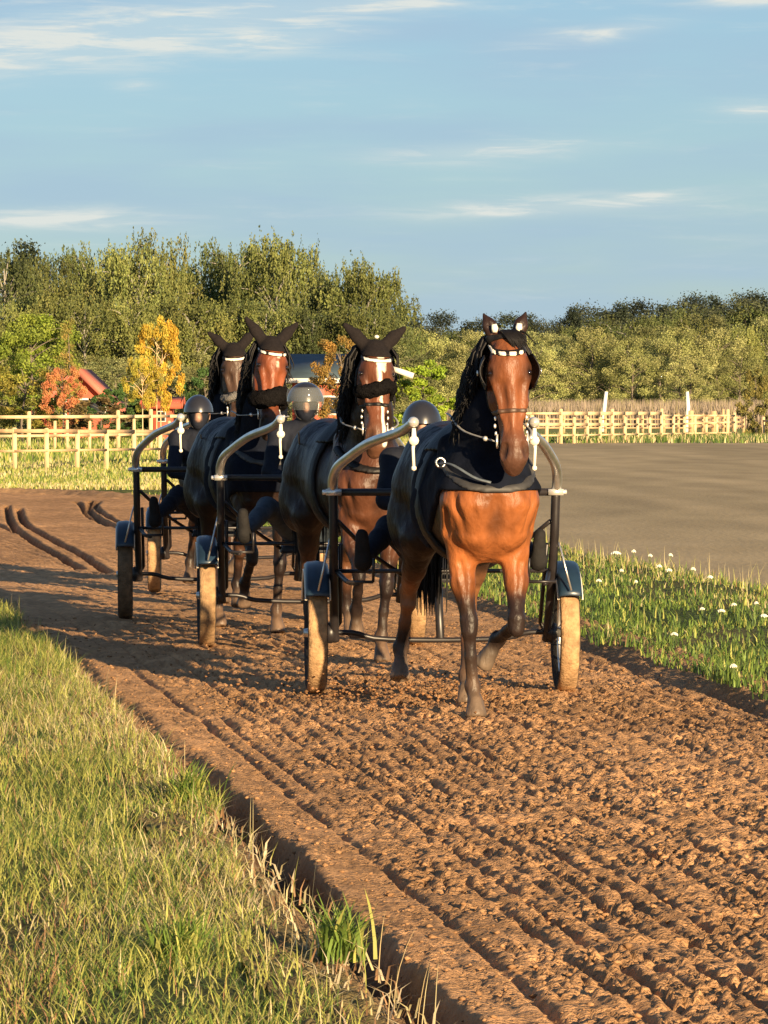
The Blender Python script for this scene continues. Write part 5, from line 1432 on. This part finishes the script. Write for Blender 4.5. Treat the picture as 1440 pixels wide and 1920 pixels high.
# ================================================================ DRIVERS
def driver(cart, label, lean=0.0, dz=0.0, leg_mat=0, seed=1, visor=False):
    root = empty('person', (0,0,0), 0, label, 'person', 'drivers seated on the training carts')
    root.matrix_world = cart.matrix_world.copy()
    root.location = cart.location; root.rotation_euler = cart.rotation_euler
    F = Field(); lx = lean
    F.cone((0,.16,.80),(lx*.4,.20,1.02+dz*.5),.150,.140,k=.05,sc=(1.12,.85,1),col=0)
    F.cone((lx*.4,.20,1.02+dz*.5),(lx*.8,.20,1.28+dz),.145,.150,k=.05,sc=(1.2,.8,1),col=0)
    F.cone((lx*.8,.20,1.32+dz),(lx,.18,1.45+dz),.066,.058,k=.03,col=0)
    F.cone((lx,.155,1.53+dz),(lx,.165,1.60+dz),.085,.090,k=.02,sc=(.88,1,1),col=0)
    F.cone((lx,.115,1.49+dz),(lx,.11,1.475+dz),.050,.045,k=.03,sc=(.95,1,1),col=0)
    F.cone((lx,.075,1.56+dz),(lx,.055,1.525+dz),.014,.017,k=.012,col=2)
    for s in (-1, 1):
        F.cone((lx+s*.083,.17,1.55+dz),(lx+s*.085,.175,1.52+dz),.018,.014,k=.01,sc=(.6,1,1),col=2)
        F.cone((lx+s*.032,.078,1.565+dz),(lx+s*.034,.078,1.565+dz),.011,.011,k=.008,sub=True,col=2)
        sh = np.array([lx*.8+s*.19,.19,1.36+dz]); el = np.array([lx*.5+s*.27,.02,1.12+dz*.7]); wr = np.array([s*.11,-.20,1.06+dz*.5])
        F.cone((lx*.8+s*.05,.20,1.37+dz),sh,.07,.072,k=.04,col=0); F.cone(sh,el,.066,.052,k=.03,col=0); F.cone(el,wr,.050,.034,k=.02,col=0)
        F.cone(wr, wr+[-s*.02,-.065,0], .034,.036,k=.015,sc=(.6,1,1),col=3)
        hip = np.array([s*.10,.14,.79]); kn = np.array([s*.315,-.32,.955]); an = np.array([s*.475,-.76,.80])
        F.cone(hip,kn,.105,.068,k=.04,col=1); F.cone(kn,kn*.6+an*.4,.068,.060,k=.03,col=1); F.cone(kn*.6+an*.4,an,.060,.045,k=.02,col=1)
        F.cone(an+[0,.01,-.01],an+[s*.01,-.06,-.02],.05,.046,k=.02,col=3); F.cone(an+[s*.01,-.06,-.03],an+[s*.02,-.085,.13],.046,.036,k=.02,sc=(1,.8,1),col=3)
    F.cone((lx*.5,.02,1.545+dz),(lx*.5,.02,1.545+dz),.001,.001,k=.001,col=2)
    G, ax = F.evaluate((-.62,-1.0,.58),(.62,.5,1.85+dz), .013)
    V, Q = surface_net(G, ax, 1)
    V += (noise3(V, 13, seed) * .006)[:, None] * np.array([1, 1, .6])
    T = {0: (.008,.010,.018), 1: [(.008,.010,.018),(.055,.075,.10)][leg_mat], 2: (.40,.23,.16), 3: (.012,.011,.011)}
    mesh_np('body', V, Q, None, M['clothes'], root, F.color(V, T, .004))
    c = (lx,.165,1.585+dz)
    mb = MB(); a = np.linspace(0, 2*math.pi, 28, endpoint=False); V = []; m = 9
    for i in range(m):
        ph = (i / (m - 1)) * math.pi * .5
        for t in a: V.append((c[0] + (.128 if visor else .114)*math.cos(ph*1.0)*math.cos(t) if i < m-1 else c[0], c[1] + .140*math.cos(ph)*math.sin(t) if i < m-1 else c[1], c[2] - .015 + .135*math.sin(ph)))
    q = [[i*28+k, i*28+(k+1)%28, (i+1)*28+(k+1)%28, (i+1)*28+k] for i in range(m-1) for k in range(28)]
    nb = len(V); q += []
    mb.add(V, q=q); V2 = [(c[0] + (v[0]-c[0])*.93, c[1] + (v[1]-c[1])*.93, c[2] - .015 + (v[2]-c[2]+.015)*.93) for v in V]; mb.add(V2, q=[x[::-1] for x in q])
    mb.add(V[:28] + V2[:28], q=[[k, 28+k, 28+(k+1)%28, (k+1)%28] for k in range(28)])
    he = mb.build('helmet', M['helmet'], root, True)
    n1, n2 = 14, 8; mb = MB(); V = []
    for i in range(n1):
        az = math.radians(200 + 140 * i / (n1 - 1))
        for j in range(n2):
            ph = math.radians(-42 + 68 * j / (n2 - 1)); V.append((c[0] + .140*math.cos(ph)*math.cos(az), c[1] + .168*math.cos(ph)*math.sin(az), c[2] + .02 + .14*math.sin(ph)))
    V = np.array(V); V2 = (V - c) * .975 + c; k0 = n1 * n2
    q = []
    for i in range(n1 - 1):
        for j in range(n2 - 1):
            b_ = i*n2+j; q.append([b_, b_+n2, b_+n2+1, b_+1]); q.append([k0+b_, k0+b_+1, k0+b_+n2+1, k0+b_+n2])
    for i in range(n1 - 1):
        for j in (0, n2 - 1): b_ = i*n2+j; q.append([b_, b_+n2, k0+b_+n2, k0+b_])
    for j in range(n2 - 1):
        for i in (0, n1 - 1): b_ = i*n2+j; q.append([b_, b_+1, k0+b_+1, k0+b_])
    mb.add(np.concatenate([V, V2]), q=q)
    if visor: mb.build('visor', M['visor'], root, True)
    mb = MB(); mb.tube(spline([(c[0]-.085,c[1]-.02,c[2]-.03),(c[0]-.06,c[1]-.045,c[2]-.12),(c[0],c[1]-.055,c[2]-.145),(c[0]+.06,c[1]-.045,c[2]-.12),(c[0]+.085,c[1]-.02,c[2]-.03)], 12), .006, 5); mb.build('chin_strap', M['leather'], root, True)
    for s in (-1, 1):       # fingers closed round the rein
        w = np.array([s*.09,-.265,1.06+dz*.5])
        for k in range(4):
            z = .028 - .019 * k; L_ = (.9, 1.0, .95, .8)[k]
            mb = MB(); mb.tube(spline([w+[s*.012,.0,z], w+[s*.016,-.035*L_,z], w+[-s*.012,-.052*L_,z-.003], w+[-s*.030,-.030*L_,z-.005], w+[-s*.026,-.008,z-.005]], 9), [.010]*7+[.009,.006], 7); mb.build('finger', M['leather'], root, True)
        mb = MB(); mb.tube(spline([w+[-s*.01,.01,.030], w+[-s*.030,-.020,.045], w+[-s*.022,-.048,.040]], 6), [.011,.011,.011,.010,.009,.006], 7); mb.build('thumb', M['leather'], root, True)
        mb = MB(); mb.tube(spline([w+[-s*.012,-.02,-.12], w+[-s*.012,-.025,.0], w+[s*.02,-.5,.16], w+[s*.06,-1.05,.36]], 12), .007, 5, flat=.5); mb.build('rein', M['rein'], root, True)
    return root
M['clothes'] = vcol('clothes', rough=.8, spec=.25, noise_amt=.3, noise_scale=16, bump=.6, bump_scale=30)
random.seed(3)
cA = jog_cart((.325, 25.0, 0), R(3), 'two wheeled cart behind the leading horse, sunlit muddy wheels on both sides', (-.275, .36))
cB = jog_cart((-.50, 29.9, 0), R(4), 'two wheeled cart behind the blazed horse, left wheel mostly shaded', (-.30, .33), .8)  # tread tone lowered to stand in for shade on the wheel
cC = jog_cart((-1.275, 33.65, 0), R(3), 'two wheeled cart with open black frame at the left of the group', (-.30, .33), .35)  # dark tread imitates the shade from the cart ahead
cD = jog_cart((-1.30, 38.4, 0), R(2), 'hindmost two wheeled cart, one narrow wheel showing inside the left frame', (-.30, .33))
driver(cA, 'driver in navy clothes behind the leading horse, leg stretched to the left frame', -.10, -.03, 0, 1)
driver(cB, 'driver with large clear visor behind the blazed horse, grey blue trousers', -.03, .10, 1, 2, True)
driver(cC, 'driver in dark clothes on the cart with open black frame at the left', -.15, .02, 0, 3)
driver(cD, 'driver of the hindmost cart hidden behind the brown horse', 0, .0, 0, 4)
# earth thrown up by the hooves of the leading horse
n = 650
P = np.column_stack([rng.normal(.08, .42, n), 24.7 + rng.normal(0, .9, n), np.abs(rng.normal(0, .08, n)) * rng.random(n) + .015])
sz = .004 + .011 * rng.random(n) ** 2
tag(lumps(P, sz, rng.uniform(.5, .9, n), np.array([.26, .135, .065]) * rng.uniform(.6, 1.2, (n, 1)), 'thrown_earth', M['clod']), 'brown earth being kicked up behind the leading horse', 'earth', kind='stuff')
